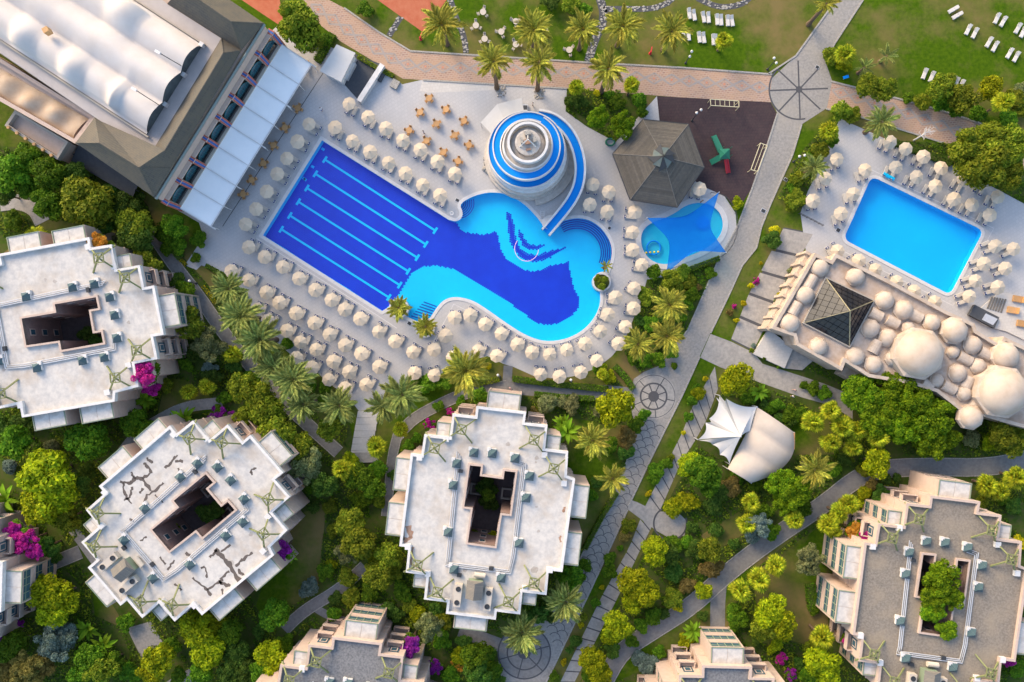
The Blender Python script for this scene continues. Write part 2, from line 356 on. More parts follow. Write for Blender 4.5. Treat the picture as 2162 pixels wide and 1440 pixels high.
main_pool = pool('swimming_pool', 'large irregular pool with dark blue lap lanes and a curling light blue shallow end', POOLW, 1.3, -.10, M['cyan'], M['cyan'])
kids_pool = pool('wading_pool', 'small bean shaped wading pool under a blue shade sail', KIDSW, .5, -.10, mat('wading_tile', (.02, .46, .62), .5, (.03, .52, .64), 1, .5), M['cyan'], .9)
right_pool = pool('lap_pool', 'plain bright azure pool with rounded corners behind the domed bath house', LAPW, 1.4, -.10, M['cyan2'], M['cyan2'])

zf = -1.3
NAVY = [(555, 497), (680, 296), (950, 463), (967, 473), (972, 482), (985, 491), (1020, 495), (1050, 488), (1053, 507), (1060, 533), (1073, 550), (1097, 565), (1120, 573), (1150, 568), (1163, 560), (1200, 553), (1205, 577), (1213, 613), (1225, 630),
        (1220, 653), (1200, 673), (1180, 683), (1153, 686), (1133, 682), (1053, 623), (953, 567), (920, 561), (893, 563), (867, 580), (843, 620), (824, 647), (807, 657)]
CLAW1 = [(1071, 449), (1078, 456), (1083, 476), (1087, 503), (1097, 526), (1113, 538), (1137, 541), (1163, 531), (1192, 524), (1160, 543), (1130, 552), (1107, 547), (1089, 530), (1078, 507), (1074, 478)]
CLAW2 = [(1096, 488), (1101, 494), (1107, 507), (1117, 518), (1130, 520), (1147, 518), (1133, 525), (1117, 526), (1104, 515), (1098, 500)]
mb = MB(); hexr = .185
polys = [WP(NAVY), offset(WP(CLAW1), .2), offset(WP(CLAW2), .18)]
kz = (H - zf) / H
rot = Matrix.Rotation(rad(-31), 2)
allp = [p for q in polys for p in q]; x0 = min(p.x for p in allp) - 20; x1 = max(p.x for p in allp) + 20; y0 = min(p.y for p in allp) - 25; y1 = max(p.y for p in allp) + 25
dx = .36; dy = .36
hx = [(dx * .47 * math.cos(rad(30 + 60 * k)) * 1.12, dx * .47 * math.sin(rad(30 + 60 * k)) * 1.12) for k in range(6)]
# one sheet of navy under the lanes, zigzag edge made of whole tiles
for j in range(int((y1 - y0) / (dx * .87)) + 1):
    for i in range(int((x1 - x0) / dx) + 1):
        p = rot @ Vector((x0 + (i + .5 * (j % 2)) * dx - (x0 + x1) / 2, y0 + j * dx * .87 - (y0 + y1) / 2)) + Vector(((x0 + x1) / 2, (y0 + y1) / 2))
        if any(inside(p.x, p.y, q) for q in polys) and inside(p.x, p.y, POOLW):
            mb.add([((p.x + (rot @ Vector(h)).x) * kz, (p.y + (rot @ Vector(h)).y) * kz, zf + .012) for h in hx], [tuple(range(6))])
o = mb.build('navy_floor_tiles', M['navy'], main_pool); o['kind'] = 'stuff'
MB().flat([p * kz for p in ccw(offset(WP(NAVY), -.16))], [], zf + .006).build('navy_floor', M['grout'], main_pool)
for q, nm in ((CLAW1, 'navy_floor'), (CLAW2, 'navy_floor')):
    MB().flat([p * kz for p in offset(WP(q), -.12)], [], zf + .006).build(nm, M['grout'], main_pool)
LN0 = [(686, 337), (666, 367), (648, 397), (630, 426), (612, 455), (594, 484)]
LN1 = [(919, 487), (899, 516), (881, 544), (862, 573), (844, 602), (821, 628)]
for s_, e_ in zip(LN0, LN1):
    mb = MB(); p = W(*s_, zf); q = W(*e_, zf); d = (q - p).normalized(); n = Vector((-d.y, d.x, 0))
    p.z = q.z = zf + .022
    mb.bar(p, q, .36, .012); mb.bar(p - n * .65, p + n * .65, .42, .013); mb.bar(q - n * .65, q + n * .65, .42, .013)
    mb.build('lane_line', M['cyan'], main_pool)
for (x, y) in ((682, 315), (660, 352), (642, 377), (644, 379)):
    MB().box(W(x, y, zf + .025), (.6, .45, .02), rad(-31)).build('floor_inlet', M['cyan2'], main_pool)
# steps: arcs and straight flights, each tread its own piece
def arc_pts(c, r, a0, a1, n=18): return [Vector((c.x + r * math.cos(a0 + (a1 - a0) * i / n), c.y + r * math.sin(a0 + (a1 - a0) * i / n))) for i in range(n + 1)]
cb = W(1218, 533)
for i in range(6):
    L, Rr = ribbon(arc_pts(cb, 6.15 - .36 * i, rad(-24), rad(122), 30), .22)
    MB().strip(Rr, L, -.16 - .08 * i).build('step_nosing', M['steps'], main_pool)
cs = W(1003, 452)
for i in range(6):
    L, Rr = ribbon(arc_pts(W(968, 428), 2.7 - .36 * i, rad(-80), rad(15), 10), .17)
    MB().strip(Rr, L, -.16 - .08 * i).build('step_nosing', M['steps'], main_pool)
for i in range(7):
    p = W(868 + 4.2 * i, 651 - 5.0 * i + 16, 0); q = W(902 + 3.2 * i, 668 - 5.0 * i + 9, 0); p.z = q.z = -.72 + .0 * i - .07 * i + .5
    MB().bar(p, q, .2, .05).build('step_nosing', M['steps'], main_pool)
# ring float lying on the shallow water
ringc = W(1112, 525)
tag(MB().tube([Vector((ringc.x + 2.1 * math.cos(t) * 1.0, ringc.y + 2.2 * math.sin(t), -.06)) for t in [rad(140 + 215 * i / 24) for i in range(25)]], .06, 6).build('pool_hose', mat('pink_hose', (.72, .45, .60), .5)), 'curved pale pink hose floating on the shallow water', 'hose')

# ------------------------------------------------------------------ ground and paving sheets
HOLES = [offset(POOLW, .04), offset(KIDSW, .04), offset(LAPW, .04)]
struct(sheet('ground', [Vector((-420, -380, 0)), Vector((420, -380, 0)), Vector((420, 380, 0)), Vector((-420, 380, 0))], 0.0, M['grass'], HOLES))
def paved(name, pts, z, m, holes=(), rounds=0): return struct(sheet(name, WP(chaikin(pts, rounds)) if rounds else WP(pts), z, m, holes))
DECK = [(600, 40), (690, 95), (760, 130), (850, 178), (893, 168), (1050, 174), (1197, 186), (1194, 235), (1240, 268), (1300, 300), (1345, 250), (1387, 203), (1500, 340), (1500, 395), (1530, 415), (1553, 450), (1556, 490), (1535, 535), (1480, 556), (1420, 582),
        (1366, 590), (1352, 640), (1330, 690), (1318, 720), (1292, 752), (1262, 776), (1222, 792), (1180, 800), (1130, 795), (1085, 775), (1062, 768), (1030, 752), (985, 762), (930, 800), (870, 812), (822, 828), (800, 862), (758, 868), (735, 838), (690, 806),
        (655, 772), (610, 745), (560, 700), (520, 640), (470, 575), (425, 560), (415, 570), (390, 560), (430, 500), (420, 470), (300, 400), (270, 360)]
paved('pool_deck', DECK, .012, M['deck'], [HOLES[0], HOLES[1]])
RDECK = [(1773, 250), (1880, 298), (1960, 325), (2040, 365), (2162, 430), (2260, 480), (2260, 800), (2130, 760), (2060, 730), (1980, 690), (1705, 555), (1690, 450), (1705, 405), (1745, 320)]
paved('pool_deck', RDECK, .012, M['deck'], [HOLES[2]])
paved('sunlit_deck_patch', [(893, 166), (1045, 172), (1052, 190), (905, 196), (886, 192)], .016, M['deckw'])  # warm sunlit patch of the deck, its light put into paler paving
PROM1 = [(640, 0), (695, 0), (727, 17), (800, 68), (867, 108), (1010, 117), (1240, 132), (1440, 143), (1630, 157), (1630, 216), (1440, 206), (1197, 187), (893, 169), (850, 166), (790, 130), (720, 88), (660, 40)]
paved('promenade', PROM1, .020, M['prom'])
PROM2 = [(1755, 172), (1850, 196), (1987, 233), (2060, 257), (2180, 300), (2180, 372), (2060, 325), (1993, 302), (1890, 270), (1800, 242), (1744, 230)]
paved('promenade', PROM2, .020, M['prom'])
# zigzag grey band with diamonds on the promenade
pi_ = struct(link('promenade_inlay', None))
def inlay(line, step, wd):
    pts = [W(*p) for p in line]; acc = 0; out = []
    for i in range(len(pts) - 1):
        a_, b_ = pts[i], pts[i + 1]; L = (b_ - a_).length; t = acc
        while t < L: out.append((a_ + (b_ - a_) * (t / L), (b_ - a_).normalized())); t += step
        acc = t - L
    for k, (p, d) in enumerate(out):
        n = Vector((-d.y, d.x, 0)); a_ = step / 2
        for sgn in (1, -1):
            mb = MB(); w1 = .36
            c0 = p - d * a_; c1 = p + n * sgn * wd; c2 = p + d * a_
            for (u, v) in ((c0, c1), (c1, c2)):
                u = u.copy(); v = v.copy(); u.z = v.z = .024 + .002 * (sgn > 0) + .001 * (k % 2); mb.bar(u, v, w1, .008)
            mb.build('zigzag_band', M['promgrey'], pi_)
        for (s2, mm, zz) in ((.52, 'promgrey', .031), (.36, 'promred', .035)):
            q = [p + d * s2, p + n * s2, p - d * s2, p - n * s2]
            sheet('diamond', q, zz, M[mm], (), pi_)
inlay([(672, 20), (760, 82), (838, 130), (880, 140), (1190, 152), (1440, 170), (1622, 186)], 3.1, .95)
inlay([(1775, 196), (1900, 234), (2040, 285), (2150, 330)], 3.1, .95)
# main grey avenue
AV = [(1680, 118), (1765, 0), (1822, 0), (1762, 92), (1742, 128), (1757, 172), (1746, 228), (1692, 263), (1673, 327), (1627, 430), (1607, 480), (1597, 523), (1567, 560), (1540, 620), (1500, 703), (1477, 753), (1440, 835), (1405, 905), (1378, 960), (1327, 1073), (1240, 1260), (1153, 1440), (1060, 1440),
      (1052, 1400), (1060, 1360), (1085, 1335), (1150, 1300), (1195, 1240), (1233, 1163), (1300, 1030), (1333, 950), (1340, 900), (1328, 840), (1338, 800), (1360, 785), (1392, 772), (1430, 720), (1452, 697), (1513, 557), (1556, 480), (1587, 400), (1620, 305), (1641, 240), (1625, 200), (1630, 165)]
paved('avenue', AV, .024, M['cobble'])
KERB = [[(1622, 156), (1680, 118), (1765, 0)], [(1822, 0), (1762, 92), (1742, 128)], [(1692, 263), (1673, 327), (1627, 430), (1607, 480), (1597, 523), (1567, 560), (1540, 620), (1500, 703)], [(1477, 753), (1440, 835), (1405, 905), (1378, 960), (1327, 1068)], [(1325, 1076), (1240, 1260), (1153, 1440)],
        [(1641, 240), (1620, 305), (1587, 400), (1556, 480), (1513, 557), (1452, 697), (1430, 722)], [(1333, 950), (1300, 1030), (1233, 1163), (1195, 1240)],
        [(727, 17), (800, 68), (867, 108), (1010, 117), (1240, 132), (1440, 143), (1630, 157)], [(1755, 172), (1850, 196), (1987, 233), (2060, 257), (2180, 300)], [(893, 169), (1197, 187)], [(1744, 230), (1800, 242), (1890, 270), (1993, 302)]]
def ribbon_obj(name, pts, wd, z0, z1, m, parent=None):
    P_ = [W(p[0], p[1]) for p in pts]; L, Rr = ribbon(P_, wd); mb = MB()
    for i in range(len(L) - 1): mb.prism([L[i], Rr[i], Rr[i + 1], L[i + 1]], z0, z1)
    return mb.build(name, m, parent)
for k in KERB: struct(ribbon_obj('kerb', k, .28, -.02, .12, M['stone']))
struct(ribbon_obj('drain_channel', [(687, 147), (470, 478)], .12, 0, .02, M['cobdark']))
struct(ribbon_obj('deck_joint', [(541, 503), (800, 668), (838, 693)], .14, 0, .02, M['coping'])); struct(ribbon_obj('deck_joint', [(905, 742), (958, 642), (1005, 665), (1115, 733), (1160, 741), (1205, 737), (1252, 708), (1284, 655), (1297, 605)], .14, 0, .02, M['coping']))
struct(ribbon_obj('deck_joint', [(1822, 350), (2098, 482), (2012, 645), (1760, 520)], .14, 0, .02, M['coping']))
# roundabout wheel of dark cobbles
wh = struct(link('paving_rosette', None))
def circ(name, c, r, wd, z, m, parent, a0=0, a1=360, n=40):
    L, Rr = ribbon(arc_pts(c, r, rad(a0), rad(a1), n), wd); return MB().strip(Rr, L, z).build(name, m, parent)
def disc(name, c, r, z, m, parent, n=24): return MB().flat([Vector((c.x + r * math.cos(2 * PI * k / n), c.y + r * math.sin(2 * PI * k / n), 0)) for k in range(n)], [], z).build(name, m, parent)
c = W(1687, 189); circ('cobble_ring', c, 5.25, .28, .030, M['cobdark'], wh, 118, 282); disc('cobble_hub', c, .6, .034, M['cobdark'], wh)
for k in range(8):
    a_ = rad(2 + 45 * k); d = Vector((math.cos(a_), math.sin(a_), 0)); p = c + d * .5; q = c + d * 5.1; p.z = q.z = .030; MB().bar(p, q, .26, .008).build('cobble_spoke', M['cobdark'], wh)
wh2 = struct(link('paving_rosette', None)); c = W(1380, 837)
disc('rosette_field', c, 4.0, .028, M['concrete'], wh2, 40); circ('cobble_ring', c, 3.75, .10, .032, M['cobdark'], wh2); circ('cobble_ring', c, 2.3, .30, .033, M['cobdark'], wh2); disc('cobble_hub', c, .95, .036, M['cobdark'], wh2)
for k in range(8):
    a_ = rad(20 + 45 * k); d = Vector((math.cos(a_), math.sin(a_), 0)); p = c + d * .9; q = c + d * 2.3; p.z = q.z = .034; MB().bar(p, q, .2, .008).build('cobble_spoke', M['cobdark'], wh2)
for k in range(5):
    a_ = rad(60 + 72 * k); d = Vector((math.cos(a_), math.sin(a_), 0)); p = c + d * 2.4; q = c + d * 3.7; p.z = q.z = .034; MB().bar(p, q, .16, .008).build('cobble_spoke', M['cobdark'], wh2)
wh3 = struct(link('paving_rosette', None)); c = W(1107, 1378)
disc('rosette_field', c, 4.6, .028, M['asph'], wh3, 40); circ('cobble_ring', c, 4.6, .26, .034, M['cobdark'], wh3); circ('cobble_ring', c, 3.0, .26, .034, M['cobdark'], wh3); disc('cobble_hub', c, 1.15, .036, M['cobdark'], wh3)
for k in range(6):
    a_ = rad(15 + 60 * k); d = Vector((math.cos(a_), math.sin(a_), 0)); p = c + d * 1.1; q = c + d * 4.5; p.z = q.z = .034; MB().bar(p, q, .2, .008).build('cobble_spoke', M['cobdark'], wh3)
# scallops on the lower avenue
sp = struct(link('scallop_paving', None))
AVL = WP([(1333, 900), (1440, 835), (1378, 960), (1240, 1260), (1153, 1440), (1060, 1440), (1150, 1300), (1195, 1240), (1233, 1163), (1300, 1030)])
av = W(1333, 950) - W(1195, 1240); av.normalize(); an = Vector((av.y, -av.x, 0))
arcm = MB(); L, Rr = ribbon(arc_pts(Vector((0, 0)), 1.0, rad(10), rad(170), 9), .115); arcm.strip(Rr, L, 0.0); ARC = arcm.mesh('scallop', M['cobdark'])
og = W(1153, 1440); ang = math.atan2(av.y, av.x) - PI / 2
for j in range(-2, 62):
    for i in range(-7, 5):
        p = og + av * (j * .95) + an * ((i + .5 * (j % 2)) * 2.0)
        if all(inside(p.x + q.x, p.y + q.y, AVL) for q in (Vector((0, 0, 0)), an * .75, an * -.75, av * .8)) and (p - W(1380, 837)).length > 4.9 and (p - W(1107, 1378)).length > 5.3:
            link('scallop', ARC, sp, (p.x, p.y, .029 + .0005 * ((i + j) % 3)), ang)
# side walk of slabs along the avenue
def slab_walk(name, left, right, z, m, joint=2.6, jm='cobdark'):
    t = struct(link(name, None)); Lw = [W(*p) for p in left]; Rw = [W(*p) for p in right]
    MB().strip(Rw, Lw, z).build('slab_bed', m, t) if False else None
    def at(P_, u):
        Ls = [(P_[i + 1] - P_[i]).length for i in range(len(P_) - 1)]; d = u * sum(Ls)
        for i, l in enumerate(Ls):
            if d <= l or i == len(Ls) - 1: return P_[i] + (P_[i + 1] - P_[i]) * (d / l)
            d -= l
    n = max(2, int(sum((Lw[i + 1] - Lw[i]).length for i in range(len(Lw) - 1)) / joint)); g = .055
    MB().add([(at(s, k / n).x, at(s, k / n).y, .006) for k in range(n + 1) for s in (Lw, Rw)], [(2 * k, 2 * k + 1, 2 * k + 3, 2 * k + 2) for k in range(n)]).build('joint_bed', M[jm], t)
    for k in range(n):
        u0 = (k + g) / n; u1 = (k + 1 - g) / n
        MB().prism([at(Lw, u0), at(Rw, u0), at(Rw, u1), at(Lw, u1)], .0, z).build('slab', m, t)
slab_walk('slab_walk', [(1655, 480), (1580, 623), (1543, 718)], [(1718, 492), (1667, 580), (1590, 742)], .03, M['concrete'], 4.2)
slab_walk('slab_walk', [(1510, 773), (1460, 863), (1440, 915), (1417, 960), (1363, 1067), (1330, 1153), (1270, 1260), (1183, 1440)], [(1516, 820), (1490, 890), (1462, 940), (1440, 970), (1397, 1070), (1352, 1160), (1305, 1260), (1213, 1440)], .03, M['concrete'], 2.1)
paved('path', [(1500, 705), (1545, 722), (1592, 745), (1610, 768), (1664, 785), (1740, 810), (1800, 835), (1800, 885), (1760, 858), (1690, 838), (1600, 806), (1560, 790), (1520, 775), (1478, 755)], .031, M['concrete'])
paved('path', [(1330, 1055), (1345, 1060), (1385, 1080), (1430, 1080), (1450, 1100), (1445, 1130), (1420, 1140), (1385, 1120), (1345, 1090), (1325, 1075)], .034, M['concrete'])
circ('cobble_ring', W(1415, 1105), 2.9, .3, .05, M['cobdark'], struct(link('paving_rosette', None)), 120, 380)
PATHS = []
def path(pts, wd, m, z=.028, kerb=True):
    PATHS.append((pts, wd))
    P_ = [W(p[0], p[1]) for p in chaikin(pts, 2, False)]; L, Rr = ribbon(P_, wd)
    struct(MB().strip(Rr, L, z).build('path', m))
    if kerb:
        for s in (L, Rr):
            a_, b_ = ribbon(s, .14); mb = MB()
            for i in range(len(a_) - 1): mb.prism([a_[i], b_[i], b_[i + 1], a_[i + 1]], -.02, .09)
            struct(mb.build('kerb', M['stone']))
path([(2200, 962), (2090, 988), (1960, 985), (1850, 990), (1800, 1015), (1740, 1065), (1640, 1130), (1540, 1205), (1460, 1280), (1380, 1330), (1310, 1375), (1275, 1440)], 3.1, M['asph'])
path([(1520, 1225), (1515, 1270), (1515, 1330)], 2.6, M['asph'], .033, False)
path([(320, 490), (375, 570), (420, 625), (470, 700), (530, 775), (620, 870), (715, 955)], 2.2, M['asph'])
path([(255, 960), (285, 920), (333, 887), (393, 857), (470, 850)], 1.8, M['concrete'], .032)
path([(840, 920), (870, 885), (925, 855), (987, 827), (1070, 815)], 1.9, M['asph'])
path([(1060, 815), (1150, 822), (1300, 830), (1335, 835)], 2.6, M['asph'], .034, False)
path([(1073, 772), (1070, 815)], 1.6, M['asph'], .036, False)
path([(845, 900), (828, 960), (822, 1030), (815, 1090)], 1.6, M['asph'], .033)
path([(600, 1330), (640, 1290), (720, 1243), (770, 1195)], 2.0, M['asph'])
path([(655, 1275), (690, 1300), (760, 1320)], 1.4, M['asph'], .033, False)
path([(60, 1205), (110, 1190), (170, 1165)], 2.3, M['asph'])
path([(970, 1330), (1010, 1345), (1055, 1362)], 2.4, M['asph'], .033, False)
path([(0, 430), (40, 425), (75, 440), (90, 470)], 2.6, M['concrete'], .03)
for pl in ([(143, 1120), (165, 1113), (225, 1195), (200, 1200)], [(268, 1326), (318, 1312), (345, 1358), (300, 1392)], [(350, 1440), (400, 1412), (420, 1440)]): paved('path', pl, .031, M['cobble'])
for pl, wd in (([(950, -5), (963, 40), (980, 75), (984, 112)], 1.0), ([(846, 36), (821, 76)], 1.0), ([(1266, -5), (1275, 25), (1272, 50), (1255, 85), (1242, 130)], 1.5), ([(1270, 20), (1320, 18), (1370, 20), (1410, 8), (1420, -6)], 1.0), ([(1472, -4), (1500, 10), (1530, 16), (1565, 10), (1583, -4)], 1.0)):
    P_ = [W(p[0], p[1]) for p in chaikin(pl, 2, False)]; L, Rr = ribbon(P_, wd)
    t = struct(link('stone_path', None)); MB().strip(Rr, L, .006).build('stone_bed', M['cobdark'], t)
    rr = random.Random(len(pl) * 7 + int(pl[0][0])); mb = MB(); Ls = [(P_[i + 1] - P_[i]).length for i in range(len(P_) - 1)]
    for k in range(int(sum(Ls) * wd * 5.5)):
        d = rr.random() * sum(Ls); i = 0
        while i < len(Ls) - 1 and d > Ls[i]: d -= Ls[i]; i += 1
        u = d / Ls[i]; v = rr.uniform(.06, .94); q = (L[i].lerp(L[i + 1], u)).lerp(Rr[i].lerp(Rr[i + 1], u), v); s = rr.uniform(.13, .27)
        mb.lathe((q.x, q.y, .004), [(s, 0), (s * .85, .05 + .03 * rr.random()), (s * .4, .075)], 6, 0, rr.random() * 6, True, 1, rr.uniform(.6, 1))
    o = mb.build('white_stones', M['stone'], t); o['kind'] = 'stuff'
# sports court, playground floor, garden beds
paved('clay_court', [(793, -3), (945, -3), (893, 68), (862, 46)], .008, M['clay'])
paved('clay_court', [(503, -5), (590, -5), (600, 60), (555, 30)], .008, M['clay'])
paved('playground_floor', [(1387, 203), (1627, 216), (1641, 242), (1620, 308), (1587, 398), (1556, 445), (1530, 414), (1480, 392), (1400, 330)], .030, M['rubber'])
BEDS = []; LAWNS = []; BLOCKS = []
for b in ([(-60, 300), (180, 330), (310, 430), (330, 480), (430, 590), (520, 700), (640, 830), (735, 880), (750, 950), (820, 1000), (860, 930), (960, 860), (1040, 830), (1150, 840), (1340, 850), (1335, 950), (1300, 1030), (1233, 1163), (1190, 1240), (1060, 1360), (1055, 1500), (-60, 1500)],
          [(1198, 187), (1300, 190), (1365, 200), (1365, 240), (1300, 300), (1240, 268), (1194, 235)], [(1352, 600), (1440, 570), (1512, 560), (1450, 697), (1430, 722), (1390, 770), (1350, 785), (1318, 745)], [(1650, 700), (2200, 860), (2200, 960), (1850, 980), (1640, 1120), (1460, 1260), (1310, 1360), (1225, 1440), (1360, 1160), (1460, 960), (1520, 830)],
          [(2000, 300), (2200, 380), (2200, 470), (2040, 370), (1880, 298)], [(1070, 780), (1300, 800), (1330, 830), (1090, 812)], [(2162, 1000), (1830, 1010), (1560, 1230), (1540, 1330), (1300, 1440), (2250, 1500), (2250, 1000)], [(1640, 420), (1700, 310), (1770, 240), (1760, 290), (1700, 440)]):
    BEDS.append(WP(b)); struct(sheet('garden_bed', WP(b), .004, M['soil']))
for b in ([(1480, 1130), (1560, 1080), (1600, 1110), (1500, 1170)], [(1590, 1210), (1760, 1090), (1740, 1260), (1760, 1380), (1600, 1330)], [(390, 800), (480, 860), (330, 890), (350, 800)], [(600, 1100), (690, 1060), (670, 1250), (560, 1310), (540, 1280)], [(190, 1200), (270, 1330), (200, 1300)], [(880, 890), (1000, 830), (1020, 800), (930, 810), (860, 900)], [(1180, 880), (1340, 900), (1290, 1040), (1215, 1180)], [(1505, 700), (1640, 450), (1650, 510), (1580, 620), (1543, 717)], [(1070, 780), (1280, 800), (1300, 820), (1090, 808)], [(430, 570), (520, 640), (560, 720), (480, 650)], [(330, 480), (440, 500), (400, 540)], [(1480, 760), (1516, 775), (1440, 900), (1330, 1060), (1375, 975)], [(1345, 1070), (1370, 1085), (1250, 1300), (1180, 1440), (1156, 1440)], [(1660, 860), (1790, 880), (1760, 960), (1680, 960)], [(0, 540), (100, 460), (250, 490), (0, 560)]):
    LAWNS.append(WP(b)); struct(sheet('lawn', WP(b), .007, M['grass']))

# ------------------------------------------------------------------ hotel blocks: one design, surveyed on the middle block
ZR = 9.6
R0 = Matrix.Rotation(rad(6.6), 3, 'Z'); C0 = W(1037, 1067, ZR)
def loc3(px, py): v = R0 @ (W(px, py, ZR) - C0); v.z = 0; return v
def r5(x, y): return loc3(720 + x / 3, 480 + y / 3)
def r8(x, y): return loc3(720 + x / 3, 960 + y / 3)
BOUT = [r5(860, 1132), r5(1172, 1168), r5(1162, 1236), r5(1306, 1252), r5(1290, 1400), r5(1436, 1418), r8(1428, 130), r8(1480, 150), r8(1400, 735), r8(1314, 724), r8(1300, 880), r8(1148, 862), r8(1134, 1002), r8(986, 984), r8(980, 1036), r8(668, 998), r8(676, 926), r8(530, 908), r8(546, 756), r8(415, 738), r8(432, 580), r8(374, 572), r8(446, -10), r5(512, 1440), r5(532, 1310), r5(690, 1328), r5(710, 1180), r5(852, 1196)]
BIN = [r8(818, 65), r8(888, 72), r8(880, 132), r8(1030, 152), r8(1037, 100), r8(1105, 108), r8(1070, 372), r8(1010, 365), r8(975, 575), r8(805, 552), r8(836, 332), r8(782, 325)]
BAYS = [(r8(400, 128), 180, 5.0, 3.3), (r8(352, 412), 180, 5.2, 3.2), (r8(1500, 297), 0, 5.2, 3.0), (r8(1452, 597), 0, 5.0, 3.0), (r5(1030, 1112), 90, 4.9, 3.2), (r8(822, 1050), 270, 4.9, 3.0),
        (r5(652, 1290), 180, 2.4, 2.4), (r5(1340, 1372), 0, 2.4, 2.4), (r8(508, 792), 180, 2.2, 2.2), (r8(1190, 900), 0, 2.2, 2.4)]
XF = [(r5(768, 1272), 40), (r5(600, 1390), 40), (r5(1222, 1338), 130), (r8(1345, 78), 130), (r8(492, 680), 310), (r8(618, 850), 310), (r8(1222, 792), 220), (r8(1062, 910), 220)]
VENTS = [r8(730, 48), r8(708, 185), r8(676, 482), r8(1190, 128), r8(1168, 265), r8(1124, 552), r8(712, 718), r8(1010, 772), r8(838, -20), r8(955, -15), r8(1098, 15)]
PIPE = [r8(745, -10), r8(680, 650), r8(670, 690), r8(1065, 740), r8(1090, 640), r8(1160, 60), r8(1100, 40)]
def meshes_block():
    g = {}
    g['vent_base'] = MB().box((0, 0, .12), (1.15, 1.15, .4)).box((-.42, .42, .25), (.5, .5, .45)).mesh('vent_base', M['white'])
    g['vent_glass'] = MB().add([(-.6, -.6, .3), (.6, -.6, .3), (.6, .6, .3), (-.6, .6, .3), (0, 0, 1.15)], [(0, 1, 4), (1, 2, 4), (2, 3, 4), (3, 0, 4)]).mesh('vent_glass', M['skyl'])
    mb = MB(); c = Vector((0, 0, 1.9)); s = .62
    ringp = [Vector((s, 0, 1.75)), Vector((0, s, 1.75)), Vector((-s, 0, 1.75)), Vector((0, -s, 1.75))]
    sq = [Vector((.75, .75, 1.7)), Vector((-.75, .75, 1.7)), Vector((-.75, -.75, 1.7)), Vector((.75, -.75, 1.7))]
    g['x_leg'] = MB().bar((.1, .1, 1.8), (2.05, 2.05, .0), .22).mesh('pergola_leg', M['green'])
    g['x_ring'] = (lambda m: ([m.bar(sq[i], sq[(i + 1) % 4], .17) for i in range(4)], m.bar((-.8, 0, 1.78), (.8, 0, 1.78), .1), m.bar((0, -.8, 1.78), (0, .8, 1.78), .1))[0] and m)(MB()).mesh('pergola_ring', M['green'])
    g['x_foot'] = MB().box((2.2, 2.2, .25), (.9, .9, .7), rad(8)).mesh('pergola_footing', M['white'])
    for nm, w_, d_ in (('L', 5.0, 3.2), ('S', 2.4, 2.4)):
        fr = MB(); pl = MB(); gl = []
        for fl in range(3):
            z = 3.05 * fl
            pl.box((0, -.15 if False else 0, z + .45), (w_ + .1, d_, .9)); pl.box((0, 0, z + 2.95), (w_ + .25, d_ + .2, .22))
            npan = 4 if nm == 'L' else 2
            for k in range(npan + 1): fr.box((-w_ / 2 + .06 + (w_ - .12) * k / npan, d_ / 2 - .06, z + 1.9), (.11, .11, 2.0))
            if fl == 0: [fr.box((sx * (w_ / 2 - .05), d_ / 2 - .05, 4.6), (.12, .12, 8.9)) for sx in (-1, 1)]
            for sx in (-1, 1): fr.box((sx * (w_ / 2 - .05), -.2, z + 1.9), (.1, .1, 2.0)); fr.box((sx * (w_ / 2 - .05), 0, z + 2.0), (.08, d_ - .2, .09))
            fr.box((0, d_ / 2 - .05, z + 2.0), (w_ - .1, .08, .09))
        pl.box((-w_ / 2 - .16, 0, 4.6), (.22, d_ + .1, 9.2)); pl.box((w_ / 2 + .16, 0, 4.6), (.22, d_ + .1, 9.2))
        g['bay_wall' + nm] = pl.mesh('bay_wall', M['plaster']); g['bay_frame' + nm] = fr.mesh('bay_frame', M['greenf'])
        g['bay_pane' + nm] = MB().box((0, 0, 0), (w_ - .3, .05, 1.95)).mesh('pane', M['glass']); g['bay_side' + nm] = MB().box((0, 0, 0), (.05, d_ - .3, 1.95)).mesh('pane', M['glass'])
        g['bay_roof' + nm] = MB().box((0, 0, 0), (w_ / 2 - .06, d_ - .15, .1)).mesh('roof_panel', M['roofw'])
        rf = MB()
        for (cx, cy, sx, sy) in ((0, d_ / 2, w_ + .3, .12), (0, -d_ / 2 + .3, w_ + .3, .12), (-w_ / 2 - .1, 0, .12, d_), (w_ / 2 + .1, 0, .12, d_)): rf.box((cx, cy, .16), (sx, sy, .12))
        g['bay_rail' + nm] = rf.mesh('roof_rail', M['greenf'])
    g['win'] = MB().box((0, .03, 0), (1.15, .14, 1.35)).mesh('window', M['plaster']); g['winp'] = MB().box((0, .105, 0), (.85, .03, 1.05)).mesh('pane', M['glass'])
    g['ac'] = MB().box((0, 0, .55), (1.2, 3.6, 1.1)).mesh('cooling_unit', M['cream']); g['fan'] = MB().lathe((0, 0, 1.1), [(.42, 0), (.42, .1), (.34, .1), (.34, .03)], 16).mesh('fan', M['dark'])
    return g
GB = meshes_block()
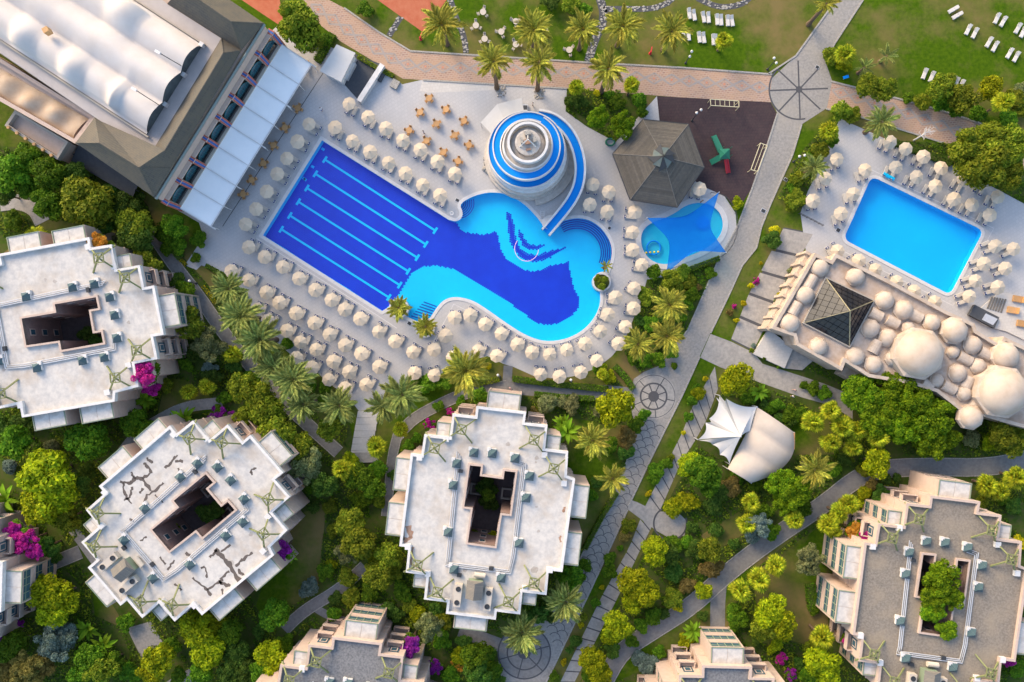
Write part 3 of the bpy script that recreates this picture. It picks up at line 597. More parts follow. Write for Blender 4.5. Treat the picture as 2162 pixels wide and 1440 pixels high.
def block(label, cpx, cpy, rdeg, roof, cracks=(), planted=True):
    c = W(cpx, cpy, ZR); c.z = 0; rz = rad(rdeg)
    t = thing('hotel_block', label, 'building', c, rz)
    RM = Matrix.Rotation(rz, 3, 'Z')
    out = ccw(BOUT); inn = ccw(BIN); n = len(out); BLOCKS.append([RM @ Vector(p) + c for p in offset(out, 1.0)])
    # outer walls per floor with projecting slab bands
    mb = MB(); mb.prism(out, 0, ZR + .55, top=False); mb.build('wall', M['plaster'], t)
    MB().ring(offset(out, .04), offset(out, -.38), ZR - .3, ZR + .58).build('parapet', M['plaster'] if roof is not M['roofw'] else M['white'], t)
    ni = offset(inn, .32); MB().ring(ni, inn, ZR - .2, ZR + .5).build('parapet', M['plaster'], t)
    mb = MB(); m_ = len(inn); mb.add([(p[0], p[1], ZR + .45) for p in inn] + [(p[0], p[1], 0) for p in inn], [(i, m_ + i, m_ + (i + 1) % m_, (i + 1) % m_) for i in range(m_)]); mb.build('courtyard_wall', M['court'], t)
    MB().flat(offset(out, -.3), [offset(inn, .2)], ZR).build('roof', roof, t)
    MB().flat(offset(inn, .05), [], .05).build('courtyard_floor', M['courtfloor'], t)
    for fl in (1, 2): MB().ring(offset(out, .10), offset(out, -.1), 3.1 * fl - .12, 3.1 * fl + .1).build('slab_band', M['plaster'], t)
    # windows on the walls, courtyard galleries
    for i in range(n):
        a_ = Vector(out[i]); b_ = Vector(out[(i + 1) % n]); e_ = b_ - a_; L = e_.length
        if L < 2.2: continue
        nn = Vector((e_.y, -e_.x, 0)).normalized(); mid = (a_ + b_) / 2; wm = RM @ mid + c; wn = RM @ nn
        if wn.dot(-wm) < 0: continue
        k = max(1, int(L / 2.6))
        for j in range(k):
            p = a_ + e_ * ((j + .5) / k)
            if any((p - Vector(b[0])).length < b[2] / 2 + 1.2 for b in BAYS): continue
            for fl in range(3):
                wo = link('window', GB['win'], t, (p.x, p.y, 1.75 + 3.1 * fl), math.atan2(nn.y, nn.x) - PI / 2); link('pane', GB['winp'], wo)
    for i in range(m_):
        a_ = Vector(inn[i]); b_ = Vector(inn[(i + 1) % m_]); e_ = b_ - a_; L = e_.length
        if L < 3: continue
        nn = Vector((-e_.y, e_.x, 0)).normalized(); mid = (a_ + b_) / 2
        if (RM @ nn).dot(-(RM @ mid + c)) < 0: continue
        k = max(1, int(L / 3.0))
        for j in range(k):
            p = a_ + e_ * ((j + .5) / k)
            for fl in range(3): wo = link('window', GB['win'], t, (p.x, p.y, 1.75 + 3.1 * fl), math.atan2(nn.y, nn.x) - PI / 2); link('pane', GB['winp'], wo)
    for i in range(n):
        a_ = Vector(out[i]); b_ = Vector(out[(i + 1) % n]); e_ = b_ - a_; L = e_.length
        if L < 3.0 or L > 9.0: continue
        nn = Vector((e_.y, -e_.x, 0)).normalized(); mid = (a_ + b_) / 2
        if (RM @ nn).dot(-(RM @ mid + c).normalized()) < .25 or any((mid - Vector(b[0])).length < b[2] / 2 + 1.6 for b in BAYS): continue
        for fl in range(3):
            z = 3.1 * fl; wd = L * .72; ag = math.atan2(nn.y, nn.x) - PI / 2; cz = mid + nn * .5
            b = link('balcony', MB().box((0, 0, z + .1), (wd, 1.15, .2)).box((0, .52, z + .6), (wd, .14, .85)).box((-wd / 2 + .07, 0, z + .6), (.14, 1.1, .85)).box((wd / 2 - .07, 0, z + .6), (.14, 1.1, .85)).mesh('balcony', M['plaster']), t, (cz.x, cz.y, .35), ag)
            link('balcony_door', MB().box((0, -.47, z + 1.3), (1.7, .08, 2.1)).mesh('balcony_door', M['glass']), b)
    if roof is M['roofw']:
        g_ = random.Random(int(cpx))
        for k in range(16):
            p = Vector((g_.uniform(-14, 14), g_.uniform(-17, 17), 0))
            if not inside(p.x, p.y, offset(out, -1.2)) or inside(p.x, p.y, offset(inn, 1.2)): continue
            m2 = g_.randint(6, 9); rr2 = g_.uniform(.25, .75); MB().flat([Vector((p.x + rr2 * g_.uniform(.4, 1) * math.cos(2 * PI * q / m2), p.y + rr2 * g_.uniform(.4, 1) * math.sin(2 * PI * q / m2), 0)) for q in range(m2)], [], ZR + .005).build('roof_stain', M['patch'], t)
    for (p, dg, w_, d_) in BAYS:
        nm = 'L' if w_ > 3 else 'S'; w2, d2 = (5.0, 3.2) if nm == 'L' else (2.4, 2.4)
        b = link('bay_window', GB['bay_wall' + nm], t, (p.x, p.y, 0), rad(dg - 90)); wn = RM @ Vector((math.cos(rad(dg)), math.sin(rad(dg)), 0))
        fr = link('bay_frame', GB['bay_frame' + nm], b); 
        for fl in range(3):
            link('pane', GB['bay_pane' + nm], b, (0, d2 / 2 - .1, 3.05 * fl + 1.9))
            for sx in (-1, 1): link('pane', GB['bay_side' + nm], b, (sx * (w2 / 2 - .12), 0, 3.05 * fl + 1.9))
        for sx in (-1, 1): link('roof_panel', GB['bay_roof' + nm], b, (sx * w2 / 4, 0, 9.16))
        link('roof_rail', GB['bay_rail' + nm], b, (0, 0, 9.1))
        # stepped ledges beside the bays
        for k in range(3):
            q = Vector((math.cos(rad(dg)), math.sin(rad(dg)), 0)); s_ = Vector((-q.y, q.x, 0))
    for (p, dg) in XF:
        x = link('pergola_frame', GB['x_ring'], t, (p.x, p.y, ZR), rad(dg - 45))
        for k in range(4): link('leg', GB['x_leg'], x, (0, 0, 0), PI / 2 * k)
        link('footing', GB['x_foot'], x, (0, 0, 0), PI)
    for p in VENTS:
        v = link('roof_vent', GB['vent_base'], t, (p.x, p.y, ZR), 0, 1.2); link('skylight', GB['vent_glass'], v, (.1, -.1, 0))
    for k, dd in enumerate((-.28, 0, .28)):
        q = offset(PIPE, dd); MB().tube([Vector((p.x, p.y, ZR + .22)) for p in q] , .09, 6).build('roof_pipe', M['metal'], t)
    for p in (r8(758, 102), r8(952, 716), r8(750, 760)): MB().box((p.x, p.y, ZR + .25), (.75, .5, .5)).build('vent_box', M['dark'], t)
    # plant corner
    for p in (r8(742, 880), r8(932, 905)):
        a_ = link('cooling_unit', GB['ac'], t, (p.x, p.y, ZR), 0)
        for sy in (-1, 1): link('fan', GB['fan'], a_, (0, sy * 1.1, 0))
    p = r8(850, 835); h = link('plant_house', MB().box((0, 0, .9), (2.3, 2.6, 1.8)).mesh('plant_house', M['greenf']), t, (p.x, p.y, ZR))
    link('roof', MB().add([(-1.35, -1.5, 1.8), (1.35, -1.5, 1.8), (1.35, 1.5, 1.8), (-1.35, 1.5, 1.8), (0, -1.5, 2.5), (0, 1.2, 2.5)], [(0, 1, 4), (1, 2, 5, 4), (2, 3, 5), (3, 0, 4, 5)]).mesh('roof', M['plank']), h)
    p = r8(880, 757); MB().tube([(p.x - .9, p.y, ZR + .5), (p.x + .9, p.y, ZR + .5)], .42, 12).build('water_tank', M['cream'], t)
    # bits of furniture in the courtyard
    for p in (r8(832, 285), r8(1042, 318)):
        f = link('courtyard_bench', MB().ring([(-1, -1), (1, -1), (1, 1), (-1, 1)], [(-.7, -.7), (.7, -.7), (.7, .7), (-.7, .7)], 0, .7).mesh('courtyard_planter', M['stonewall']), t, (p.x, p.y, .06))
    IM = Matrix.Rotation(-rz, 3, 'Z')
    for (pts, w_, mm) in cracks:
        q = [IM @ (W(x, y, ZR) - W(cpx, cpy, ZR)) for (x, y) in pts]
        # break the line into a wandering one
        f = []
        for i in range(len(q) - 1):
            for k in range(5):
                v = q[i].lerp(q[i + 1], k / 5); f.append(v + Vector((rnd.uniform(-.14, .14), rnd.uniform(-.14, .14), 0)))
        f.append(q[-1]); L, Rr = ribbon(f, [w_ * rnd.uniform(.45, 1.25) for _ in f]); MB().strip(Rr, L, ZR + .006).build('roof_stain', M[mm], t)
    return t, c, rz
def k7(s): return [(float(a_) / 3, 960 + float(b_) / 3) for a_, b_ in (p.split(',') for p in s.split())]
CR = [('760,170 830,185 850,140 905,160 955,230', .5), ('850,140 830,110', .35), ('905,150 960,110 925,60 912,50', .4), ('780,175 790,250 835,310', .35), ('835,210 825,265 785,290', .3), ('1030,180 985,225 935,255 900,335', .35), ('985,255 1030,305', .3), ('1125,0 1095,40 1045,85', .4), ('930,20 965,55', .35), ('1110,40 1160,45', .35), ('885,245 905,212', .4),
      ('1360,595 1420,660 1460,710 1525,810', .7), ('1330,650 1375,605', .4), ('1400,618 1460,570', .3), ('1600,615 1545,660 1490,705', .4), ('1455,735 1400,790 1395,815 1460,830', .45), ('1395,800 1310,855', .4), ('1220,780 1290,840 1340,890', .4), ('1270,710 1305,720 1312,780', .35), ('1505,725 1540,765', .4), ('1010,645 1050,695', .3), ('1100,670 1060,730', .3), ('890,545 930,520', .3), ('1105,815 1150,860', .3), ('1595,130 1590,100 1625,85', .35), ('1400,850 1415,890', .3), ('1130,85 1135,112', .4), ('820,400 845,425', .35), ('1175,625 1205,638', .4), ('870,915 910,880', .4)]
CR = [(k7(s), w_ * 1.2, 'crack') for s, w_ in CR]
B3CR = [([(853, 1140), (856, 1090), (862, 1010)], .35, 'rust'), ([(850, 1142), (868, 1135), (862, 1110)], .9, 'rust'), ([(873, 1155), (868, 1190), (895, 1205)], .4, 'rust'), ([(908, 1250), (903, 1225)], .4, 'rust'), ([(1182, 1130), (1184, 1145)], .4, 'rust'), ([(1192, 1072), (1191, 1082)], .5, 'rust')]
block('long white roofed hotel block whose cut-out court faces the tall bougainvillea', 138, 696, -79, M['roofw'])
block('white roofed hotel block scarred with dark branching bitumen cracks', 412, 1093, -49, M['roofw'], CR)
block('white roofed hotel block with peeling edge just below the pool deck', 1037, 1067, -6.6, M['roofw'], B3CR)
block('brown gravel roofed hotel block with a big tree filling its courtyard', 1990, 1255, -7, M['roofg'])
block('blue grey gravel roofed hotel block with purple bougainvillea at its corner', 733, 1552, -7, M['roofb'])
block('small stretch of grey roofed hotel block beside the winding lower path', 1530, 1608, -1.5, M['roofb'])
block('pink walled hotel block behind the magenta bougainvillea at the garden edge', -196, 1232, -92, M['roofw'])

# ------------------------------------------------------------------ main hotel
ht = thing('main_hotel', 'large hotel with billowing tent roof, slate mansard and striped arcade front', 'building')
def r1(x, y, z): return R(1, x, y, z)
E0 = r1(1665, 155, 11.3); E1 = r1(985, 1250, 11.3); fd = (E1 - E0); FL = fd.length; fd.normalize(); fn = Vector((-fd.y, fd.x, 0))
if fn.x < 0: fn = -fn
def fp(u, d, z): p = E0 + fd * u + fn * d; return Vector((p.x, p.y, z))
# body
body = [r1(1655, 160, 10.5), r1(985, 1240, 10.5), r1(500, 905, 10.5), r1(600, 745, 10.5), r1(-200, 200, 10.5), r1(-300, -500, 10.5), r1(1300, -80, 10.5)]
MB().prism(body, 0, 11.0).build('wall', M['plaster'], ht)
MB().flat([r1(1402, 244, 11.6), r1(957, 972, 11.6), r1(600, 742, 11.6), r1(-300, 130, 11.6), r1(-300, -450, 11.6), r1(500, -450, 11.6), r1(1062, 28, 11.6)], [], 11.6).build('flat_roof', M['tileroof'], ht)
V = dict(a=r1(1530, 318, 11.4), b=r1(1415, 335, 14.2), c=r1(1045, 950, 14.2), d=r1(1088, 1062, 11.4), e=r1(1402, 242, 11.62), f=r1(955, 972, 11.62), g=r1(1465, 137, 15.5), h=r1(1672, 148, 11.2), i=r1(1058, 25, 11.62), j=r1(1150, -80, 15.5), k=r1(1340, -80, 11.2), l=r1(880, 1060, 15.5), m=r1(980, 1252, 11.2), n=r1(630, 905, 15.5), o=r1(480, 905, 11.2), p=r1(640, 768, 11.62), q=r1(600, 742, 11.62))
for fc in ('abcd', 'befc', 'eba', 'gah', 'gjiea', 'ghkj', 'ldm', 'ldcfpn', 'lmon', 'noqp'):
    MB().add([V[x] for x in fc], [list(range(len(fc)))]).build('mansard_slope', M['shingle'], ht)
for (x, y) in ('bc', 'gj', 'ln', 'ga', 'gh', 'ld', 'lm', 'be', 'cf', 'no'): MB().tube([V[x], V[y]], .10, 6).build('ridge_cap', M['shingle'], ht)
# arcade front: gutter, wall, arches, striped piers
NB = 8; st = FL / NB
MB().tube([fp(-.2, .1, 11.1), fp(FL + .2, .1, 11.1)], .22, 8).build('gutter', mat('green_gutter', (.20, .24, .22), .5), ht)
MB().box(fp(FL / 2, .02, 9.9) , (FL, .35, 1.6), math.atan2(fd.y, fd.x)).build('cornice', M['plaster'], ht)
MB().box(fp(FL / 2, .35, 8.9) , (FL, 1.0, .3), math.atan2(fd.y, fd.x)).build('ledge', M['plaster'], ht)
arm = MB(); pts = [(-st * .40, 0)] + [(-st * .40 * math.cos(t * PI / 10), 1.2 + 1.6 * math.sin(t * PI / 10)) for t in range(11)] + [(st * .40, 0)]
AG = MB().add([(p[0], .02, p[1]) for p in pts], [list(range(len(pts)))[::-1]]).mesh('arched_pane', M['glass'])
AF = MB(); AF.tube([(p[0], .06, p[1]) for p in pts], .09, 5); [AF.bar((x * st * .2, .05, .1), (x * st * .2, .05, 2.5), .07) for x in (-1, 0, 1)]; AF.bar((-st * .4, .05, 1.2), (st * .4, .05, 1.2), .07); AFM = AF.mesh('arch_frame', mat('teal_frame', (.02, .13, .16), .5))
PR = MB().box((0, 0, 3.2), (.9, 1.1, 6.4)).mesh('pier', M['plaster']); PRR = MB().box((0, .57, 3.6), (.34, .05, 5.2)).box((0, 0, 6.43), (.34, 1.0, .06)).mesh('blue_stripe', mat('stripe_blue', (.04, .10, .33), .6)); PRE = MB().box((-.33, .56, 3.6), (.22, .05, 5.2)).box((.33, .56, 3.6), (.22, .05, 5.2)).box((-.33, 0, 6.43), (.22, 1.0, .06)).box((.33, 0, 6.43), (.22, 1.0, .06)).mesh('red_stripe', mat('stripe_red', (.42, .10, .06), .6))
frz = math.atan2(-fn.x, fn.y)
for i in range(NB + 1):
    b = link('pier', PR, ht, fp(st * i, .5, 2.6), frz); link('blue_stripe', PRR, b); link('red_stripe', PRE, b)
for i in range(NB):
    b = link('arched_window', AG, ht, fp(st * (i + .5), .14, 4.4), frz); link('arch_frame', AFM, b)
    b = link('railing', MB().box((0, .1, .5), (st * .8, .06, .9)).mesh('railing', M['dark']) if i == 0 else D.meshes['railing'], ht, fp(st * (i + .5), .5, 4.4), frz)
# tent membrane: long barrels with gable ends, cross vaults on the flank
uo = r1(930, 850, 12); ud = (r1(0, 245, 12) - uo).normalized(); vd = (r1(1280, 285, 12) - uo); VL = vd.length; vd.normalize()
mb = MB(); nu, nv = 90, 60; UL = 62.0; vs = []
for i in range(nu + 1):
    u = UL * i / nu
    for j in range(nv + 1):
        v = j / nv; lob = abs(math.sin(v * 3 * PI)); z = 12.3 + 1.25 * lob
        sc_ = 1.0 + .9 * math.exp(-((u - 1.0) / 6.0) ** 2) * 0
        e_ = math.exp(-((v) / .26) ** 2); cr = max(0, math.sin((u - 3.2) / 4.6 * PI)) ** .9
        z += e_ * (1.5 * cr * (1 if u > 6 else 0) - .2) + .8 * math.sin(PI * v) ** .8
        e2 = math.exp(-((1 - v) / .30) ** 2); z += e2 * 1.5 * max(0, math.sin((u - 9.0) / 6.2 * PI)) * (1 if u > 9 else 0)
        bow = 0.0
        if v < .02 or v > .98: z = 12.1 + .3 * cr * (v < .5)
        q = uo + ud * (u - bow) + vd * (v * VL); vs.append((q.x, q.y, z))
mb.add(vs, [(i * (nv + 1) + j, i * (nv + 1) + j + 1, (i + 1) * (nv + 1) + j + 1, (i + 1) * (nv + 1) + j) for i in range(nu) for j in range(nv)])
mb.build('tent_roof', M['membrane'], ht, True)
for k in range(3):
    g_ = MB(); a_ = []
    for j in range(21):
        v = (k + j / 20) / 3; q = uo + vd * (v * VL) + ud * .15; idx = int(round(v * nv)); a_.append((q.x, q.y, max(11.9, vs[idx][2] - .05)))
    g_.add(a_ + [(p[0], p[1], 11.6) for p in a_], [(j, 21 + j, 22 + j, j + 1) for j in range(20)]); g_.build('gable_glazing', M['tentglass'], ht)
    q = uo + vd * (VL * (k + 1) / 3); MB().box((q.x, q.y, 12.0), (.7, .7, .9), rad(-31)).build('tent_anchor', M['white'], ht)
L = [uo + ud * t + vd * (-.25) for t in (-.5, UL)]; MB().bar((L[0].x, L[0].y, 12.0), (L[1].x, L[1].y, 12.0), .25, .5).build('tent_edge', M['stonewall'], ht)
L = [uo + ud * t + vd * (VL + .25) for t in (-.5, UL)]; MB().bar((L[0].x, L[0].y, 12.0), (L[1].x, L[1].y, 12.0), .25, .5).build('tent_edge', M['stonewall'], ht)
p = r1(290, 190, 15); MB().box(p - Vector((0, 0, .4)), (.9, .8, 1.2), .5).build('chimney', M['wood'], ht)
for (x0_, y0_, x1_, y1_) in ((1000, 330, 1180, 435), (850, 565, 1030, 680)):
    p, q = r1(x0_, y0_, 15.2), r1(x1_, y1_, 13.2); MB().tube([p, (p + q) / 2 - Vector((0, 0, .1)), q], .07, 5).build('stay_cable', M['dark'], ht); MB().box(p, (.9, .4, .3), rad(-30)).build('clamp', M['metal'], ht)
# flank terrace with tan canopies
fl_ = [r1(600, 745, 9), r1(480, 905, 9), r1(-200, 520, 9), r1(-200, 250, 9)]
MB().prism(fl_, 0, 8.2).build('terrace_wall', M['plaster'], ht); MB().ring(offset(fl_, .15), offset(fl_, -.45), 8.1, 9.3).build('parapet', M['plaster'], ht)
mb = MB(); vs = []; o_ = r1(475, 890, 8.3); u_ = r1(-180, 515, 8.3) - o_; v_ = r1(590, 755, 8.3) - o_
for i in range(41):
    for j in range(15):
        s, t = i / 40, j / 14; q = o_ + u_ * (.02 + .96 * s) + v_ * (.06 + .86 * t); vs.append((q.x, q.y, 8.35 + .9 * (math.sin(PI * t) ** .7) * (.6 + .4 * math.cos(s * 8 * PI)) * (1 - .25 * math.sin(9 * s + 3 * t))))
mb.add(vs, [(i * 15 + j, (i + 1) * 15 + j, (i + 1) * 15 + j + 1, i * 15 + j + 1) for i in range(40) for j in range(14)]); mb.build('terrace_canopy', M['membtan'], ht, True)
lt = [r1(440, 905, 4.5), r1(375, 1010, 4.5), r1(50, 800, 4.5), r1(110, 710, 4.5)]
MB().prism(lt, 0, 4.2).build('terrace_wall', M['plaster'], ht); MB().ring(offset(lt, .12), offset(lt, -.35), 4.1, 5.1).build('parapet', M['stonewall'], ht)
for k in range(6):
    p = Vector(lt[1]).lerp(Vector(lt[2]), (k + .5) / 6); MB().lathe((p.x, p.y, 5.1), [(.22, 0), (.3, .35), (.26, .5)], 10).build('flower_pot', M['wood'], ht)
st_ = thing('stair_canopy', 'dark ribbed canopy over the stairs below the slate roof', 'canopy')
a_, b_ = r1(460, 975, 3), r1(850, 1200, 3)
for k in range(22):
    p = a_.lerp(b_, k / 22); d = (b_ - a_).normalized(); n_ = Vector((d.y, -d.x, 0)); MB().add([p + n_ * -2, p + d * .62 + n_ * -2, p + d * .62 + n_ * 1.3 - Vector((0, 0, .6)), p + n_ * 1.3 - Vector((0, 0, .6)), p + n_ * -2 - Vector((0, 0, .1)), p + d * .62 + n_ * -2 - Vector((0, 0, .1)), p + d * .62 + n_ * 1.3 - Vector((0, 0, .7)), p + n_ * 1.3 - Vector((0, 0, .7))], [(3, 2, 1, 0), (4, 5, 6, 7), (0, 1, 5, 4), (1, 2, 6, 5), (2, 3, 7, 6), (3, 0, 4, 7)]).build('slat', M['charcoal'], st_)
for p in (a_, b_): MB().tube([(p.x, p.y, 0), (p.x, p.y, 2.9)], .09, 6).build('post', M['dark'], st_)
# long awning
aw = thing('long_awning', 'long pale awning of eight panels along the hotel arcade', 'awning'); AD = 5.7
for i in range(NB):
    u0, u1 = st * i + .04, st * (i + 1) - .04; vs = []
    for k in range(5):
        t = k / 4; sag = -.10 * math.sin(PI * t); vs += [fp(u0, .9 + AD * t, 4.7 - 1.2 * t + sag), fp((u0 + u1) / 2, .9 + AD * t, 4.62 - 1.2 * t + sag), fp(u1, .9 + AD * t, 4.7 - 1.2 * t + sag)]
    MB().add(vs, [(3 * k + j, 3 * k + j + 1, 3 * k + j + 4, 3 * k + j + 3) for k in range(4) for j in range(2)]).build('awning_panel', M['awning'], aw, True)
for i in range(NB + 1):
    MB().bar(fp(st * i, .9, 4.74), fp(st * i, .9 + AD + (.9 if i % 2 == 0 else 0), 3.5 - (.15 if i % 2 == 0 else 0)), .14).build('rafter', M['white'], aw)
    p = fp(st * i, .9 + AD, 0); MB().tube([(p.x, p.y, 0), (p.x, p.y, 3.5)], .08, 6).build('post', M['white'], aw)
MB().bar(fp(0, .9 + AD, 3.46), fp(FL, .9 + AD, 3.46), .18).build('front_beam', M['white'], aw); MB().bar(fp(0, .85, 4.72), fp(FL, .85, 4.72), .5, .2).build('back_beam', M['cream'], aw)
# bar kiosk
kk = thing('poolside_kiosk', 'small white roofed kiosk with charcoal yard beside the deck corner', 'kiosk')
q = WP([(680, 148), (712, 98), (745, 113), (718, 168)], 3); MB().prism(q, 0, 2.7).build('wall', M['white'], kk); MB().prism(offset(q, .3), 2.7, 2.95, bottom=True).build('roof', M['sail'], kk)
q2 = WP([(746, 113), (806, 136), (757, 212), (718, 168)], 0); MB().prism(q2, 0, .05).build('yard_floor', M['charcoal'], kk)
MB().prism(WP([(803, 133), (812, 139), (762, 216), (753, 211)], 1.2), 0, 1.3).build('screen_wall', M['white'], kk)
for (x, y, sx, sy, sz) in ((738, 150, 1.0, 3.2, 1.0), (746, 128, .9, .9, .7)): MB().box(W(x, y, sz / 2), (sx, sy, sz), rad(-28)).build('bar_counter', M['metal'], kk)
for (x, y) in ((803, 163), (834, 178)):
    MB().box(W(x, y, .25), (1.3 if x > 820 else 1.0, 1.5, .5), rad(-28)).build('crate', M['stone'] if x > 820 else M['charcoal'], kk)

# ------------------------------------------------------------------ domed bath house
bh = thing('bath_house', 'sand coloured bath house crowded with domes and a dark glass pyramid', 'building'); ZB = 5.6
def r6(x, y, z=ZB): return R(6, x, y, z)
bo = [r6(x, y) for x, y in ((832, 168), (936, 214), (962, 172), (1310, 345), (1655, 530), (1835, 612), (1848, 655), (2000, 748), (2022, 695), (2160, 762), (2400, 880), (2400, 1330), (2060, 1240), (1890, 1190), (1740, 1150), (1600, 1040), (1440, 990), (1170, 945), (1022, 850), (1000, 905), (715, 745), (700, 688), (560, 640))]
bo = ccw(bo)
MB().prism(bo, 0, ZB).build('wall', M['domeroof'], bh); MB().ring(offset(bo, .06), offset(bo, -.5), ZB - .4, ZB + .75).build('parapet', M['dome'], bh)
DOMES = [(880, 255, 60), (1107, 312, 60), (787, 428, 62), (690, 607, 65), (872, 755, 60), (1293, 463, 62), (1412, 523, 65), (1200, 640, 62), (1310, 700, 60), (1105, 820, 62), (1220, 870, 60), (1590, 605, 58), (1740, 655, 88), (1525, 800, 165), (1850, 745, 62), (1725, 790, 42), (1755, 925, 60), (1885, 880, 52), (1795, 1055, 50), (1620, 970, 46), (2065, 815, 92), (2060, 1045, 168), (1845, 1205, 82), (1340, 832, 48), (1440, 640, 44)]
def unit_dome(n=24): return MB().lathe((0, 0, 0), [(1.0, 0), (.985, .13), (.93, .30), (.84, .46), (.70, .62), (.52, .745), (.33, .82), (.15, .86), (.04, .875)], n).mesh('dome', M['dome'], True)
UD = unit_dome(); UDR = MB().lathe((0, 0, 0), [(1.12, 0), (1.12, .35), (1.0, .42)], 8, 0, rad(12)).mesh('dome_drum', M['dome'])
UDF = MB().lathe((0, 0, 0), [(.06, 0), (.10, .08), (.05, .2), (.01, .35)], 8).mesh('finial', M['stonewall'])
for (x, y, r) in DOMES:
    rm = r / 36.0 * (.84 if r > 75 else .88); hi = 1.6 if r > 100 else (.6 if r > 80 else 0)
    zc = ZB + .35 + hi + rm * .3; p = r6(x, y, zc)
    if hi: MB().lathe((p.x, p.y, ZB), [(rm * 1.16, 0), (rm * 1.16, hi + .2), (rm * 1.0, hi + .45)], 8, 0, rad(12)).build('drum_base', M['dome'], bh)
    else: link('dome_drum', UDR, bh, (p.x, p.y, ZB), 0, (rm, rm, 1.1))
    d = link('dome', UD, bh, (p.x, p.y, ZB + hi + .3), rnd.random() * 6, (rm, rm, rm * .82)); 
for (x, y, l, dg) in ((822, 345, 1.6, 60), (722, 515, 1.6, 60), (1235, 552, 1.5, -28), (1340, 598, 1.5, -28), (1490, 562, 1.4, -28), (1232, 758, 1.6, 62), (1800, 832, 1.6, -28), (1700, 1015, 1.6, -28), (1820, 985, 1.4, 62), (1930, 800, 1.4, -28), (1955, 935, 1.8, 62), (1560, 1000, 1.3, -28), (1870, 1110, 1.3, 62)):
    p = r6(x, y, ZB + .6); l *= .72; vs = [(s * l, 1.0 * math.cos(t), .8 * math.sin(t)) for s in (-1, 1) for t in [PI * k / 8 for k in range(9)]]
    link('barrel_vault', MB().add(vs, [(k, k + 1, 10 + k, 9 + k) for k in range(8)] + [tuple(range(8, -1, -1)), tuple(range(9, 18))]).mesh('barrel_vault', M['dome']), bh, (p.x, p.y, ZB), rad(dg))
# glass pyramid with single panes
pb = [r6(x, y, ZB + .3) for x, y in ((910, 320), (1215, 465), (1060, 755), (770, 605))]; cc = sum(pb, Vector()) / 4; ap = cc + Vector((0, 0, 4.6))
pyr = link('glass_pyramid', MB().ring(offset(pb, .15), offset(pb, -.05), ZB, ZB + .45).mesh('pyramid_curb', M['stonewall']), bh)
for f in range(4):
    a_, b_ = pb[f], pb[(f + 1) % 4]; NR = 5
    for i in range(NR):
        t0, t1 = i / NR, (i + 1) / NR; cols = 2 * NR - 1
        for j in range(cols):
            cl_ = lambda x, t: max(t / 2, min(1 - t / 2, x))
            def at(t, s): x = cl_(s, t); return (a_.lerp(b_, (x - t / 2) / max(1e-6, 1 - t)) if t < .999 else ap).lerp(ap, t)
            x0, x1 = j / cols, (j + 1) / cols
            if cl_(x1, t0) - cl_(x0, t0) < 1e-4: continue
            q = [at(t0, x0), at(t0, x1), at(t1, x1), at(t1, x0)]; m_ = sum(q, Vector()) / 4
            nn = (q[1] - q[0]).cross(m_ - q[0]); nn.normalize(); tl = Vector((rnd.uniform(-.012, .012), rnd.uniform(-.012, .012), 0))
            q = [m_ + (v - m_) * .975 + Vector((0, 0, (v - m_).dot(tl))) for v in q]
            MB().add(q + [v - nn * .06 for v in q], [(0, 1, 2, 3), (4, 5, 1, 0), (5, 6, 2, 1), (6, 7, 3, 2), (7, 4, 0, 3)]).build('pane', M['bronze'], pyr)
    MB().bar(a_, ap, .14).build('hip_bar', mat('brass_bar', (.35, .29, .17), .4, metal=.5) if f == 0 else D.materials['brass_bar'], pyr)
    MB().add([a_ - Vector((0, 0, .12)), b_ - Vector((0, 0, .12)), ap - Vector((0, 0, .16))], [(0, 1, 2)]).build('inner_lining', D.materials['brass_bar'], pyr)
# outer arcade on the flank and lower apron
fa = [r6(832, 168, 4.2), r6(800, 165, 4.2), r6(545, 640, 4.2), r6(572, 652, 4.2)]
MB().prism([r6(x, y, 4.4) for x, y in ((836, 166), (796, 160), (540, 640), (575, 655))], 0, 4.0).build('flank_wall', M['dome'], bh)
a_, b_ = r6(790, 165, 4), r6(540, 640, 4)
for k in range(8):
    p = a_.lerp(b_, k / 7); MB().box((p.x, p.y, 2.3), (.9, .5, 4.6), rad(-28)).build('buttress', M['dome'], bh)
MB().prism([r6(x, y, .8) for x, y in ((550, 645), (705, 765), (650, 893), (452, 802))], 0, .8).build('entrance_apron', M['deckw'], bh)
MB().prism([r6(x, y, .3) for x, y in ((705, 765), (830, 845), (760, 905), (652, 893))], 0, .35).build('entrance_step', M['concrete'], bh)
MB().prism([r6(x, y, 3.2) for x, y in ((1040, 880), (1170, 945), (1110, 985), (1010, 930))], 0, 3.0).build('porch', M['domeroof'], bh)

# ------------------------------------------------------------------ water slide tower
tw = thing('slide_tower', 'round white tower ringed by blue flumes that spill into the pool', 'water slide')
tc = W(1114, 333)
MB().lathe((tc.x, tc.y, 0), [(7.6, 0), (7.6, .9), (7.2, .95), (7.2, 2.4), (6.9, 2.5), (6.7, 3.0), (4.0, 3.1), (4.0, 8.5), (3.4, 8.55), (2.6, 9.2)], 48).build('tower_body', M['towerst'], tw)
MB().lathe((tc.x, tc.y, 0), [(6.85, 2.4), (6.75, 3.5), (5.5, 4.2), (4.9, 5.6), (4.3, 7.0), (4.1, 8.0), (4.1, 8.9), (3.9, 8.9), (3.9, 8.4)], 48, cap=False).build('tower_skirt', M['white'], tw)
MB().lathe((tc.x, tc.y, 9.0), [(3.35, 0), (3.35, 1.3), (2.95, 1.3), (2.95, .2)], 40, cap=False).build('summit_wall', M['white'], tw)
MB().lathe((tc.x, tc.y, 9.2), [(2.1, 0), (2.1, .9), (1.8, .95)], 24).build('summit_platform', M['towerst'], tw)
